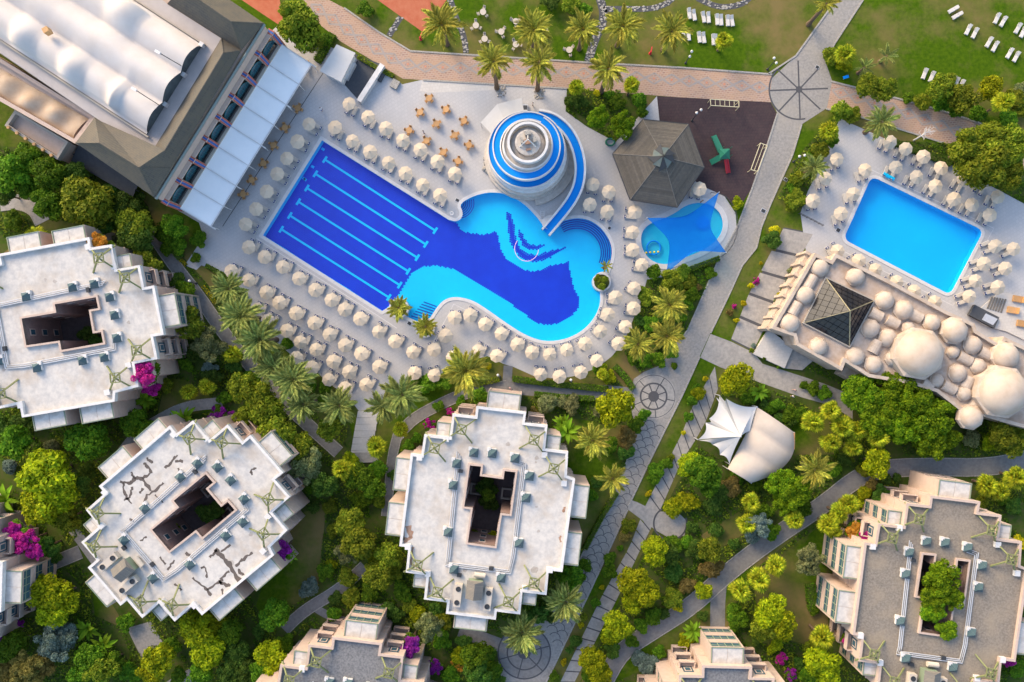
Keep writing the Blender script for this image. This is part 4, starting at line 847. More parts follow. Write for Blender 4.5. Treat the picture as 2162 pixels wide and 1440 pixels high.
for (dx_, dy_, sx, sy, sz) in ((0, .0, .9, .8, .5), (.1, -1.2, .8, .35, .25), (-1.0, .1, .4, .9, .8), (1.1, .3, .5, .8, .7), (0, 1.35, 1.0, .7, .9)): MB().box((tc.x + dx_, tc.y + dy_, 10.2 + sz / 2), (sx, sy, sz), .2).build('roof_hatch' if sz < .6 else 'rock_block', M['rust'] if sz < .6 else M['stone'], tw)
for k in range(3):
    a_ = rad(90 + 120 * k); MB().bar((tc.x + 1.5 * math.cos(a_), tc.y + 1.5 * math.sin(a_), 10.2), (tc.x, tc.y, 12), .16).build('mast_leg', M['metal'], tw)
def flume(name, pts, wd, parent, wh_=.55, th=.28):
    P3 = [Vector(p) for p in pts]; Lb, Rb = ribbon(P3, wd); Lo, Ro = ribbon(P3, wd + 2 * th); z = [p.z for p in P3]; n = len(P3)
    fo = link(name, None, parent)
    mb = MB(); mb.strip(Rb, Lb, [v + .02 for v in z]); mb.build('flume_channel', M['slideblue'], fo, False)
    for (i_, o_) in ((Lb, Lo), (Rb, Ro)):
        mb = MB(); vs = []
        for k in range(n): vs += [(i_[k].x, i_[k].y, z[k] - .25), (i_[k].x, i_[k].y, z[k] + wh_), (o_[k].x, o_[k].y, z[k] + wh_), (o_[k].x, o_[k].y, z[k] - .9)]
        mb.add(vs, [(4 * k + a_, 4 * k + b_, 4 * k + 4 + b_, 4 * k + 4 + a_) for k in range(n - 1) for a_, b_ in ((0, 1), (1, 2), (2, 3), (3, 0))]); mb.build('flume_wall', M['white'], fo)
    return fo
sp1 = []
for k in range(0, 131):
    t = k / 130; th_ = rad(60 - 690 * t); r = 4.55 + 1.75 * t; sp1.append((tc.x + r * math.cos(th_), tc.y + r * math.sin(th_), 8.6 - 4.2 * t))
flume('spiral_flume', sp1, 1.05, tw, .2, .2)
ex = [(1136, 243, 4.7), (1165, 250, 4.6), (1190, 268, 4.4), (1208, 292, 4.1), (1220, 322, 3.7), (1225, 355, 3.2), (1221, 390, 2.7), (1208, 420, 2.1), (1188, 448, 1.4), (1168, 472, .7), (1152, 491, .15)]
exw = [W(x, y, z) for x, y, z in ex]; f2 = []
for i in range(len(exw) - 1):
    p0, p1, p2, p3 = exw[max(i - 1, 0)], exw[i], exw[i + 1], exw[min(i + 2, len(exw) - 1)]
    for k in range(5):
        t = k / 5; f2.append(.5 * ((2 * p1) + (p2 - p0) * t + (2 * p0 - 5 * p1 + 4 * p2 - p3) * t * t + (3 * p1 - p0 - 3 * p2 + p3) * t ** 3))
f2.append(exw[-1]); flume('exit_flume', f2, 1.25, tw, .5, .36)
for k in (20, 28, 35): p = f2[k]; MB().tube([(p.x, p.y, 0), (p.x, p.y, p.z - .2)], .22, 8).build('flume_post', M['white'], tw)
MB().prism([tc + Vector((7.5 * math.cos(rad(a_)), 7.5 * math.sin(rad(a_)), 0)) for a_ in range(-80, 45, 10)] + [tc + Vector((8.6 * math.cos(rad(a_)), 8.6 * math.sin(rad(a_)), 0)) for a_ in range(40, -85, -10)], 0, .7).build('stone_bench', M['towerst'], tw)
q = [Vector((W(1163, 470).x + 1.6 * math.cos(t * PI / 8), W(1163, 470).y + 1.3 * math.sin(t * PI / 8), 0)) for t in range(16)]; MB().prism(q, 0, .35).build('landing_ledge', M['white'], tw)
for (x, y) in ((1027, 345), (1024, 357), (1030, 362), (1026, 335)):
    p = W(x, y); MB().lathe((p.x, p.y, 0), [(.55, 0), (.45, .5), (.2, .75)], 7, 0, x).build('boulder', M['stone'], tw)
cv = thing('tower_canopy', 'cream shade canopy stretched behind the slide tower', 'canopy')
ca = [R(2, x, y, 3.0) for x, y in ((1145, 620), (1160, 715), (1045, 790), (955, 850), (885, 775), (990, 665))]; ca[5].z = 3.5; ca[2].z = 3.4
mdl = (ca[5] + ca[2]) / 2
for fc in ((0, 1, 2, 5), (5, 2, 3, 4)):
    MB().add([ca[i] for i in fc] + [ca[i] - Vector((0, 0, .05)) for i in fc], [(3, 2, 1, 0), (4, 5, 6, 7)] + [(i, (i + 1) % 4, 4 + (i + 1) % 4, 4 + i) for i in range(4)]).build('canopy_panel', M['sail'], cv)
for i in (0, 1, 3, 4): MB().tube([(ca[i].x, ca[i].y, 0), ca[i]], .07, 6).build('post', M['metal'], cv)
tag(MB().box(W(1109, 231, .3), (.9, 1.7, .6)).box(W(1109, 231, .62), (.7, 1.4, .06), m=1).build('drinks_cooler', [M['metal'], M['charcoal']]), 'small metal cooler box beside the tower canopy', 'cooler')

# ------------------------------------------------------------------ timber gazebo, playground
gz = thing('timber_gazebo', 'six sided weathered timber gazebo between the slide tower and playground', 'gazebo'); ze = 3.0
ge = [W(x, y, ze) for x, y in ((1357, 252), (1293, 325), (1330, 422), (1430, 438), (1487, 353), (1453, 262))]; gc = sum(ge, Vector()) / 6; ga = gc + Vector((0, 0, 3.6))
for i in range(6):
    a_, b_ = ge[i], ge[(i + 1) % 6]; e_ = (b_ - a_).normalized(); NP = 22; nn = (b_ - a_).cross(ga - a_).normalized(); pn = link('roof_panel', MB().add([a_ - Vector((0, 0, .05)), b_ - Vector((0, 0, .05)), ga - Vector((0, 0, .05))], [(0, 1, 2), (2, 1, 0)]).mesh('roof_panel', M['dark']), gz)
    for k in range(NP):
        t0, t1 = k / NP, (k + .93) / NP; up = nn * (.03 + .03 * rnd.random())
        q = [a_.lerp(ga, t0) + up, b_.lerp(ga, t0) + up, b_.lerp(ga, min(t1, .995)) + up, a_.lerp(ga, min(t1, .995)) + up]
        MB().add(q + [v - nn * .05 for v in q], [(0, 1, 2, 3), (4, 5, 1, 0), (5, 6, 2, 1), (6, 7, 3, 2), (7, 4, 0, 3)]).build('plank', mat('plank%d' % 0, (.115, .100, .080), .85, (.075, .070, .062), 2, .7, .4, rand=.16) if (i == 0 and k == 0) else D.materials['plank0'], pn)
    MB().bar(a_ + Vector((0, 0, .06)), ga + Vector((0, 0, .06)), .10).build('hip_cap', M['plank'], gz)
    p = a_.lerp(gc, .12); MB().tube([(p.x, p.y, 0), (p.x, p.y, 3.2)], .14, 8).build('post', M['wood'], gz)
    MB().bar(a_, b_, .12, .25).build('fascia', M['dark'], gz)
for k in range(9):
    a1 = rad(40 * k + 15); c1 = ga + Vector((0, 0, -1.1)); q = [c1 + Vector((.15 * math.cos(a1), .15 * math.sin(a1), 1.5)), c1 + Vector(((2.5 - .5 * (k % 2)) * math.cos(a1), (2.5 - .5 * (k % 2)) * math.sin(a1), .25 + .3 * (k % 2))), c1 + Vector((1.7 * math.cos(a1 + rad(40)), 1.7 * math.sin(a1 + rad(40)), .75))]
    MB().add(q + [v - Vector((0, 0, .06)) for v in q], [(0, 1, 2), (5, 4, 3), (0, 3, 4, 1), (1, 4, 5, 2), (2, 5, 3, 0)]).build('cupola_pane', M['cupola'] if k % 2 else M['dark'], gz)
pt = thing('play_slide', 'green climbing frame with red slide on the rubber playground', 'slide', W(1528, 330))
def lp(x, y, z): return R(3, x, y, z) - W(1528, 330)
MB().box(lp(270, 975, 1.3), (1.6, 1.6, .15), .2).build('platform', M['tgreen'], pt)
for s in (-1, 1):
    for q in (-1, 1): v = lp(270, 975, 0); MB().tube([(v.x + s * .7, v.y + q * .7, 0), (v.x + s * .7, v.y + q * .7, 2.2)], .06, 6).build('post', M['tgreen'], pt)
MB().add([lp(270, 975, 2.2) + Vector((s * .9, q * .9, 0)) for s, q in ((-1, -1), (1, -1), (1, 1), (-1, 1))] + [lp(270, 975, 3.0)], [(0, 1, 4), (1, 2, 4), (2, 3, 4), (3, 0, 4)]).build('roof', M['tgreen'], pt)
MB().bar(lp(280, 1010, 1.25), lp(293, 1095, .12), .6, .12).bar(lp(269, 1012, 1.35), lp(282, 1097, .25), .08, .3).bar(lp(292, 1010, 1.35), lp(304, 1093, .25), .08, .3).build('slide', M['red'], pt)
MB().bar(lp(250, 965, 1.3), lp(200, 860, .5), 1.0, .1).bar(lp(232, 970, 1.5), lp(188, 868, .8), .08, .4).build('ramp', M['tgreen'], pt); MB().bar(lp(252, 990, 1.2), lp(180, 1030, .2), 1.0, .12).build('ladder', M['tgreen'], pt)
def railing(name, label, pts, z, n):
    t = thing(name, label, 'railing'); P_ = [R(3, x, y, z) for x, y in pts]
    for (i, j) in ((0, 1), (1, 2), (2, 3), (3, 0)): MB().bar(P_[i], P_[j], .1).build('rail', M['yellow'], t)
    for k in range(1, n): MB().bar(P_[0].lerp(P_[1], k / n), P_[3].lerp(P_[2], k / n), .07).build('crossbar', M['yellow'], t)
    for p in P_: MB().tube([(p.x, p.y, 0), p], .06, 6).build('post', M['yellow'], t)
railing('climbing_bars', 'pale overhead climbing bars at the playground edge by the promenade', ((180, 628), (360, 640), (360, 678), (182, 668)), 2.0, 6)
railing('climbing_bars', 'long pale overhead climbing bars along the playground edge by the avenue', ((497, 906), (540, 922), (478, 1086), (436, 1074)), 2.0, 2)
def lamp(label, x, y, k, hgt, tip, n=2):
    b = R(k, x, y); t = thing('lamp_post', label, 'street lamp', b); MB().tube([(0, 0, 0), (0, 0, hgt)], [.09, .05], 8).build('pole', M['dark'], t); MB().lathe((0, 0, 0), [(.22, 0), (.18, .3), (.1, .35)], 8).build('base', M['dark'], t)
    for s in range(n):
        a_ = tip + PI * s; q = (.45 * math.cos(a_), .45 * math.sin(a_), hgt); MB().bar((0, 0, hgt - .1), (q[0], q[1], hgt - .02), .05).build('arm', M['dark'], t); MB().lathe((q[0], q[1], hgt - .05), [(.05, 0), (.2, .1), (.24, .25), (.18, .42), (.06, .5)], 10).build('globe', M['white'], t)
lamp('two globed lamp post standing on the dark playground floor', 62, 765, 3, 5.2, .6)
lamp('two globed lamp post on the lawn verge beside the avenue', 705, 1025, 3, 4.0, .2)
lamp('two globed lamp post at the lawn edge above the promenade', 22, 400, 3, 4.0, 1.2)
lamp('two globed lamp post where the roundabout meets the lawn', 540, 440, 3, 4.0, 2.0)
lamp('single globed lamp post beside the deck garden path', 1005, 945, 5, 3.5, 2.0, 1)
lamp('single globed lamp post in the narrow hedged bed', 1455, 975, 5, 3.5, 2.0, 1)
lamp('lamp post leaning over the path beside the left deck corner', 1245, 355, 4, 3.6, .3, 1)

# ------------------------------------------------------------------ sails and membrane tents
def membrane(name, corners, m, parent, n=14, sag=0.0, pin=.12, thick=0.0):
    """four cornered tension sail: bilinear patch with curved-in edges"""
    c0, c1, c2, c3 = [Vector(c) for c in corners]; vs = []
    cen = (c0 + c1 + c2 + c3) / 4
    for i in range(n + 1):
        for j in range(n + 1):
            s, t = i / n, j / n; p = c0 * (1 - s) * (1 - t) + c1 * s * (1 - t) + c2 * s * t + c3 * (1 - s) * t
            k = pin * (4 * s * (1 - s) * (1 - 4 * t * (1 - t)) + 4 * t * (1 - t) * (1 - 4 * s * (1 - s))); p = p + (cen - p) * k; p.z -= sag * 16 * s * (1 - s) * t * (1 - t); vs.append(p)
    return MB().add(vs, [(i * (n + 1) + j, (i + 1) * (n + 1) + j, (i + 1) * (n + 1) + j + 1, i * (n + 1) + j + 1) for i in range(n) for j in range(n)]).build(name, m, parent, True)
bs = thing('shade_sail', 'bright blue four cornered shade sail over the wading pool', 'shade sail')
bsm = M['bluesail']; t_ = bsm.node_tree; tr = t_.nodes.new('ShaderNodeBsdfTransparent'); tr.inputs[0].default_value = (.25, .75, 1.0, 1); mx = t_.nodes.new('ShaderNodeMixShader'); mx.inputs[0].default_value = .36
t_.links.new(t_.nodes['Principled BSDF'].outputs[0], mx.inputs[1]); t_.links.new(tr.outputs[0], mx.inputs[2]); t_.links.new(mx.outputs[0], t_.nodes['Material Output'].inputs[0])
bc = [W(1366, 460, 3.2), W(1518, 406, 3.6), W(1533, 533, 3.0), W(1407, 577, 3.6)]
membrane('sail_cloth', bc, bsm, bs, 20, .3, .36)
for p in bc: MB().tube([(p.x, p.y, 0), (p.x, p.y, p.z + .2)], .08, 6).build('mast', M['metal'], bs)
tag(MB().lathe(W(1483, 470, -.3), [(1.15, 0), (1.15, .25), (.9, .3)], 24).build('pool_fountain', M['slideblue']), 'round blue fountain base standing in the wading pool', 'fountain')
wt = thing('pool_toy', 'small blue ring with yellow ducks in the shallow corner of wading pool', 'pool toy', W(1380, 523, -.1)); MB().tube([Vector((1.2 * math.cos(t * PI / 12), 1.2 * math.sin(t * PI / 12), .02)) for t in range(25)], .16, 8).build('ring', M['slideblue'], wt)
for k in range(4): MB().lathe((-1.3 + .7 * k, -.9 + .05 * k, -.05), [(.12, 0), (.2, .15), (.1, .35), (.02, .4)], 8).build('duck', mat('toy_yellow', (.75, .55, .02), .5) if k == 0 else D.materials['toy_yellow'], wt)
tt = thing('white_tent', 'peaked white tensile tent with grey folds beside the slab walk', 'tent')
pk = R(6, 372, 1325, 5.6)
cr = [R(6, 240, 1065, 3.0), R(6, 475, 1135, 3.0), R(6, 430, 1290, 3.4), R(9, 300, 60, 3.0), R(6, 230, 1440, 3.0), R(6, 100, 1345, 3.0), R(6, 150, 1230, 3.0), R(6, 215, 1075, 3.0)]
def gore(a_, b_, nm, m):
    vs = []; n = 8
    for i in range(n + 1):
        t = i / n; z = lambda q: q
        for j in range(n + 1):
            s = j / n; e_ = a_.lerp(b_, s); p = e_.lerp(pk, t); base = 3.0 + (pk.z - 3.0) * t ** 1.7; p.z = base + (e_.z - 3.0) * (1 - t); k = .10 * 4 * s * (1 - s) * (1 - t); p = p + (pk - p) * k; vs.append(p)
    return MB().add(vs, [(i * (n + 1) + j, i * (n + 1) + j + 1, (i + 1) * (n + 1) + j + 1, (i + 1) * (n + 1) + j) for i in range(n) for j in range(n)]).build(nm, m, tt, True)
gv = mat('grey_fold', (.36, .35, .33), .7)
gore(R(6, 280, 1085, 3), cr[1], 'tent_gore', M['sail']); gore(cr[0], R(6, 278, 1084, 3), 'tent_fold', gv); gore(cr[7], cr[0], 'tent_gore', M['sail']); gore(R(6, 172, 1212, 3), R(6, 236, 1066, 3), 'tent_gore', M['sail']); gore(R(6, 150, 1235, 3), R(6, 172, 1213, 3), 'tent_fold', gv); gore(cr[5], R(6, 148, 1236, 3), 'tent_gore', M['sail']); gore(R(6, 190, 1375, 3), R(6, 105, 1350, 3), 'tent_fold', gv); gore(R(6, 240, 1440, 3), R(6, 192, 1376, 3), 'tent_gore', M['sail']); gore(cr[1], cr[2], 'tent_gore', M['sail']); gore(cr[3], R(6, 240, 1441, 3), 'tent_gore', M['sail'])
for p in (cr[0], cr[1], cr[5], cr[3]): MB().tube([(p.x, p.y, 0), p], .08, 6).build('mast', M['metal'], tt)
MB().tube([(pk.x, pk.y, 0), (pk.x, pk.y, pk.z + .2)], .1, 8).build('mast', M['metal'], tt)
bt = thing('barrel_tent', 'cream vaulted membrane hall joined to the peaked white tent', 'tent')
q0, q1, q2, q3 = R(6, 480, 1145, 3.2), R(6, 715, 1290, 3.2), R(9, 690, 70, 3.2), R(9, 285, 95, 3.2); q2 = R(9, 500, 170, 3.2)
vs = []; n1, n2 = 24, 12
cA = [R(6, 478, 1140, 3.2), R(6, 420, 1300, 3.2), R(9, 290, 90, 3.2)]; cB = [R(6, 712, 1300, 3.2), R(6, 690, 1440, 3.2), R(9, 440, 180, 3.2)]
for i in range(n1 + 1):
    t = i / n1; a_ = cA[0] * (1 - t) ** 2 + cA[1] * 2 * t * (1 - t) + cA[2] * t * t; b_ = cB[0] * (1 - t) ** 2 + Vector(R(9, 760, 90, 3.2)) * 2 * t * (1 - t) + cB[2] * t * t
    for j in range(n2 + 1):
        s = j / n2; p = a_.lerp(b_, s); p.z = 3.0 + 1.5 * math.sin(PI * s) ** .7 * (.62 + .38 * abs(math.sin(t * 3 * PI))); vs.append(p)
MB().add(vs, [(i * (n2 + 1) + j, i * (n2 + 1) + j + 1, (i + 1) * (n2 + 1) + j + 1, (i + 1) * (n2 + 1) + j) for i in range(n1) for j in range(n2)]).build('membrane', mat('cream_membrane', (.49, .42, .35), .7, (.42, .35, .285), .5, .6), bt, True)
for p in (cA[0], cA[2], cB[0], cB[2]): MB().tube([(p.x, p.y, 0), p], .08, 6).build('mast', M['metal'], bt)
MB().bar(cB[0], vs[6 * (n2 + 1) + n2], .15).build('edge_beam', M['wood'], bt)

# ------------------------------------------------------------------ parasols and loungers
cv_r = 1.25
PP = MB().add([(0, 0, .42), (cv_r * math.cos(-PI / 8), cv_r * math.sin(-PI / 8), 0), (cv_r * .985 * .93, 0, -.01), (cv_r * math.cos(PI / 8), cv_r * math.sin(PI / 8), 0), (cv_r * math.cos(-PI / 8), cv_r * math.sin(-PI / 8), -.13), (cv_r * .985 * .93, 0, -.15), (cv_r * math.cos(PI / 8), cv_r * math.sin(PI / 8), -.13), (.5, 0, .235)],
              [(0, 1, 7), (0, 7, 3), (1, 2, 7), (2, 3, 7), (1, 4, 5, 2), (2, 5, 6, 3)]).mesh('canopy_panel', M['canvas'])
PO = MB().tube([(0, 0, 0), (0, 0, 2.55)], .035, 6).mesh('pole', M['wood']); PB = MB().lathe((0, 0, 0), [(.32, 0), (.32, .09), (.08, .14)], 10).mesh('base', M['concrete']); PF = MB().lathe((0, 0, 2.5), [(.14, -.02), (.12, .03), (.03, .1)], 8).mesh('cap', M['canvas'])
def parasol(p, label, group, rz, tilt=0.0):
    t = thing('parasol', label, 'parasol', p, rz, group); t.rotation_euler = (rnd.gauss(0, .05), rnd.gauss(0, .05), rz); k_ = rnd.uniform(.95, 1.05); t.scale = (k_, k_, 1); link('pole', PO, t); link('base', PB, t); link('cap', PF, t)
    for k in range(8): link('canopy_panel', PP, t, (0, 0, 2.1), rot=(0, 0, PI / 4 * k))
LF = MB()
for x in (-.9, .9):
    for y in (-.28, .28): LF.box((x * .8, y, .13), (.06, .06, .26))
LF.box((0, .31, .27), (1.95, .06, .07)); LF.box((0, -.31, .27), (1.95, .06, .07)); LF.box((-.95, 0, .27), (.06, .62, .07)); LF.box((.95, 0, .27), (.06, .62, .07)); LFM = LF.mesh('frame', M['white']); LFD = LF.mesh('frame', M['lnavy'])
LP = MB().box((.0, 0, .35), (1.86, .54, .1)).mesh('mattress', M['lpad']); LPN = MB().box((-.25, 0, .35), (1.3, .54, .1)).mesh('mattress', M['lpad'])
LH = MB().box((.76, 0, .42), (.30, .56, .14)).mesh('head_cushion', M['lnavy']); LW = MB().box((.72, 0, .50), (.16, .26, .05)).mesh('towel_roll', M['white'])
LB = MB().add([(-.93, -.27, .32), (.25, -.27, .32), (.25, .27, .32), (-.93, .27, .32), (-.93, -.27, .4), (.25, -.27, .4), (.25, .27, .4), (-.93, .27, .4)], [(4, 5, 6, 7), (0, 1, 5, 4), (1, 2, 6, 5), (2, 3, 7, 6), (3, 0, 4, 7)]).add([(.25, -.27, .34), (.93, -.27, .62), (.93, .27, .62), (.25, .27, .34), (.25, -.27, .42), (.9, -.27, .70), (.9, .27, .70), (.25, .27, .42)], [(4, 5, 6, 7), (0, 1, 5, 4), (1, 2, 6, 5), (2, 3, 7, 6), (3, 2, 1, 0)]).mesh('mattress', mat('lawn_pad', (.58, .55, .50), .8, (.50, .47, .43), 3, .5, rand=.05))
def lounger(p, ang, label, group, lawn=False):
    t = thing('sun_lounger', label, 'sun lounger', p, ang, group)
    if lawn: link('frame', LFM, t); link('mattress', LB, t)
    else: link('frame', LFM, t); link('mattress', LP, t); link('head_cushion', LH, t); link('towel_roll', LW, t)
def cl(s): return [tuple(float(v) for v in q.split(',')) for q in s.split()]
def nearest_dir(p, poly):
    best = None; bd = 1e9; n = len(poly)
    for i in range(n):
        a_, b_ = Vector(poly[i][:2]), Vector(poly[(i + 1) % n][:2]); e_ = b_ - a_; t = max(0, min(1, (Vector(p[:2]) - a_).dot(e_) / max(1e-9, e_.length_squared))); q = a_ + e_ * t; d = (q - Vector(p[:2])).length
        if d < bd: bd = d; best = q
    v = best - Vector(p[:2]); return v.normalized()
ORD = 'first second third fourth fifth sixth seventh eighth ninth tenth eleventh twelfth thirteenth fourteenth'.split()
PAR = [
 (('row beside the lap lane starts', 'kiosk end'), (.86, -.5), [(1, '1955,785 1885,890 1818,1003 1755,1100 1685,1215 1620,1320 1552,1415')]),
 (('table side row above the lap lanes', 'kiosk end'), (-.38, -.92), [(2, '57,660 175,740 283,805 390,882 503,945 607,1022 722,1093')]),
 (('waterside row above the lap lanes', 'kiosk end'), (-.38, -.92), [(1, '2125,812'), (2, '72,890 185,958 293,1027 408,1097 515,1168 625,1238')]),
 (('square of four between slide exit and gazebo', ''), (-.08, -1), [(2, '1597,1165 1697,1213 1575,1285 1687,1332')]),
 (('waterside row below the lap lanes', 'awning end'), (.42, .91), [(4, '1575,120 1675,185 1787,252 1890,325 1995,395 2098,460'), (5, '22,515 122,585 238,655 345,728 455,793')]),
 (('second row below the lap lanes', 'awning end'), (.42, .91), [(4, '1460,280 1570,335 1680,410 1770,475 1872,548 1987,608 2080,675'), (5, '25,740 130,810 240,882')]),
 (('third row below the lap lanes', 'awning end'), (.42, .91), [(4, '1620,520 1695,590 1815,655 1900,720 2000,775 2105,850'), (5, '45,912 160,997')]),
 (('short last row against the palms', 'awning end'), (.42, .91), [(4, '1875,828 1975,885 2080,960'), (5, '25,1020')]),
 (('row along the curved pool rim', 'pool steps'), 'pool', [(5, '593,775 657,683 720,575 813,557 912,618 1018,675 1120,740 1213,790 1323,805 1437,780 1545,745 1640,660 1690,555 1740,443')]),
 (('outer arc behind the curved pool rim', ''), 'pool', [(5, '868,780 995,820 465,930 587,935 715,832 1257,930 1388,942 1517,918 1628,848 1762,737 1806,635 1855,520 1862,385')]),
 (('line beside the wading pool', 'gazebo end'), (-1, .15), [(2, '1862,1340'), (5, '1850,30 1853,145 1910,238')]),
 (('gap between gazebo roof and wading pool', ''), (-.3, -1), [(3, '110,1195')]),
 (('staggered group at the avenue end of azure pool', ''), (.25, -1), [(3, '985,1005 907,1130 833,1267 1162,1080 1087,1220 1012,1355')]),
 (('hedge side row beyond the azure pool', 'avenue end'), (-.45, -.9), [(3, '1320,890 1423,940 1535,993 1645,1070 1785,1145 2005,1250')]),
 (('waterside row beyond the azure pool', 'avenue end'), (-.45, -.9), [(3, '1357,1062 1483,1115 1607,1180 1735,1253 1840,1300 1957,1360')]),
 (('row between azure pool and bath house', 'avenue end'), (-.5, .87), [(6, '990,148 1125,215 1230,268 1362,345 1475,408 1610,468')]),
 (('double file by the timber seats and azure pool', ''), (-.9, -.35), [(6, '1990,110 2105,135 1920,225 2055,255 1862,335 2005,375 1825,440')]),
]
for (place, mark), dr, lst in PAR:
    nth = -1
    for k, s in lst:
        for (x, y) in cl(s):
            nth += 1; w1 = (ORD[nth] + ' ') if mark else ''; w2 = (' from ' + mark) if mark else ''
            p = R(k, x, y, 2.3); p.z = .012
            d = nearest_dir(p, POOLW) if dr == 'pool' else Vector(dr).normalized()
            d = Vector((d[0], d[1], 0)); n_ = Vector((-d.y, d.x, 0)); a_ = math.atan2(d.y, d.x) + rnd.uniform(-.05, .05)
            parasol(p, w1 + 'cream parasol' + w2 + ' in the ' + place, 'parasols: ' + place, rnd.random() * 6)
            for s_ in (-1, 1):
                q = p + d * (.58 + rnd.uniform(-.12, .12)) + n_ * (.66 * s_ + rnd.uniform(-.06, .06))
                if dr == 'pool' and inside(q.x + d.x, q.y + d.y, POOLW): continue
                lounger(q, a_ + rnd.uniform(-.04, .04), 'lounger under ' + w1 + 'parasol' + w2 + ', ' + place, 'loungers: ' + place)
for (x, y) in ((1855, 1190), (1890, 1213)): lounger(R(3, x, y) + Vector((0, 0, .012)), rad(242), 'unshaded navy headed lounger beside the big leafy tree', 'unshaded loungers')
LAWN = [('in the upper row on the lawn above the promenade', 97, '47,85 77,95 137,108 168,110 223,123 248,126 290,130 317,131'), ('in the lower row on the lawn above the promenade', 97, '8,215 42,222 110,235 138,238 200,250 215,252'), ('scattered on the wide lawn beyond the avenue', 62, '1718,60 1743,98 1995,117 2035,137 1813,188 1855,210 2128,180 2160,205 1945,268 1983,295 2075,338 2117,360'), ('half hidden by the lawn shrubs', 66, '1537,467 1583,486 1715,512 1738,525 1770,538')]
for place, dg, s in LAWN:
    for i, (x, y) in enumerate(cl(s)):
        ang = rad(dg + rnd.uniform(-4, 4)) if i > 1 or dg != 62 else rad(30)
        lounger(R(3, x, y, .3) * 1 - Vector((0, 0, .3)), ang + (PI if dg == 97 and False else 0), 'white lawn lounger ' + place, 'white loungers ' + place, True)

# ------------------------------------------------------------------ tables and chairs
TT = MB().lathe((0, 0, .70), [(.02, 0), (.55, 0), (.55, .05)], 20).mesh('table_top', M['wood']); TL = MB().lathe((0, 0, 0), [(.3, 0), (.28, .04), (.05, .06), (.05, .7)], 8).mesh('pedestal', M['wood'])
CS = MB().box((0, 0, .43), (.45, .45, .06)).mesh('seat', M['wood']); CB_ = MB().box((-.21, 0, .7), (.05, .45, .5)).box((0, .21, .62), (.42, .05, .05)).box((0, -.21, .62), (.42, .05, .05)).mesh('backrest', M['wood']); CLg = MB().box((0, 0, .2), (.05, .05, .42)).mesh('leg', M['wood'])
cm = {}
for nm, me in (('t', TT), ('p', TL), ('s', CS), ('b', CB_), ('l', CLg)):
    cm['w' + nm] = me; c2 = me.copy(); c2.materials[0] = M['cream']; cm['c' + nm] = c2
def tset(p, key, n, place, a0):
    t = thing('round_table', ('cream' if key == 'c' else 'tan wooden') + ' round table ' + place, 'table', p, 0, 'tables ' + place); link('table_top', cm[key + 't'], t); link('pedestal', cm[key + 'p'], t)
    for k in range(n):
        a_ = a0 + 2 * PI * k / n; rr_ = .86 if key == 'c' else .66; q = p + Vector((rr_ * math.cos(a_), rr_ * math.sin(a_), 0)); c_ = thing('garden_chair', ('white' if key == 'c' else 'tan wooden') + ' armchair ' + place, 'chair', q, a_ + PI, 'chairs ' + place)
        for m_ in 'sb': link('seat' if m_ == 's' else 'backrest', cm[key + m_], c_)
        for sx in (-.18, .18):
            for sy in (-.18, .18): link('leg', cm[key + 'l'], c_, (sx, sy, 0))
for (x, y) in cl('900,80 855,165 1015,205 910,250 1108,285 1108,140 1275,215 1445,320'): tset(R(2, x, y, .4) - Vector((0, 0, .4)), 'c', 3, 'on the lawn among date palms', rnd.random() * 6)
for (x, y) in cl('560,630 503,718 667,700 607,790 780,773 435,833 545,897 722,862 812,925 650,970 743,1027'): tset(R(2, x, y) + Vector((0, 0, .012)), 'w', 4, 'on the deck beside the slide tower', rnd.random() * 6)
for (x, y) in cl('1893,692 1812,815 1740,927 1677,1040 1603,1145 1548,1235'): tset(R(1, x, y) + Vector((0, 0, .012)), 'w', 4, 'on the deck line in front of the awning', rnd.random() * 6)
for (x, y) in cl('1935,410 1875,520 1805,630 1725,750 1660,860 1590,965 1515,1080 1465,1180 1390,1285'): tset(R(1, x, y) + Vector((0, 0, .012)), 'w', 4, 'half under the long awning', rnd.random() * 6)

# ------------------------------------------------------------------ vegetation
def crown_mesh(seed, nl, leaves, leaf, flat=.75, spread=.62, lob=(.30, .46), low=-.35, core=True):
    """unit crown: lobes of leaf-sized faces spread through an uneven volume"""
    r = np.random.default_rng(seed); cs = []; rs = []
    for i in range(nl):
        d = r.normal(size=3); d /= np.linalg.norm(d); d[2] = max(d[2], low); k = spread * (r.random() ** .4) * r.uniform(.75, 1.2)
        cs.append(d * np.array([k, k, k * flat])); rs.append(r.uniform(*lob))
    cs = np.array(cs); rs = np.array(rs); wts = rs ** 2 / np.sum(rs ** 2)
    idx = r.choice(nl, leaves, p=wts); d = r.normal(size=(leaves, 3)); d /= np.linalg.norm(d, axis=1)[:, None]; d[:, 2] = np.where(d[:, 2] < -.5, -d[:, 2], d[:, 2])
    rad_ = rs[idx] * (.62 + .42 * r.random(leaves) ** .5); pos = cs[idx] + d * rad_[:, None] * np.array([1, 1, .85])
    nrm = d + r.normal(size=(leaves, 3)) * .7 + np.array([0, 0, .3]); nrm /= np.linalg.norm(nrm, axis=1)[:, None]
    t = np.cross(nrm, r.normal(size=(leaves, 3))); t /= np.linalg.norm(t, axis=1)[:, None]; b = np.cross(nrm, t); s = leaf * r.uniform(.6, 1.35, leaves)[:, None]
    v = np.stack([pos - t * s * 1.25, pos - b * s * .62 + nrm * s * .12, pos + t * s * 1.25, pos + b * s * .62 + nrm * s * .12], 1).reshape(-1, 3)
    return v, np.arange(leaves * 4).reshape(-1, 4)
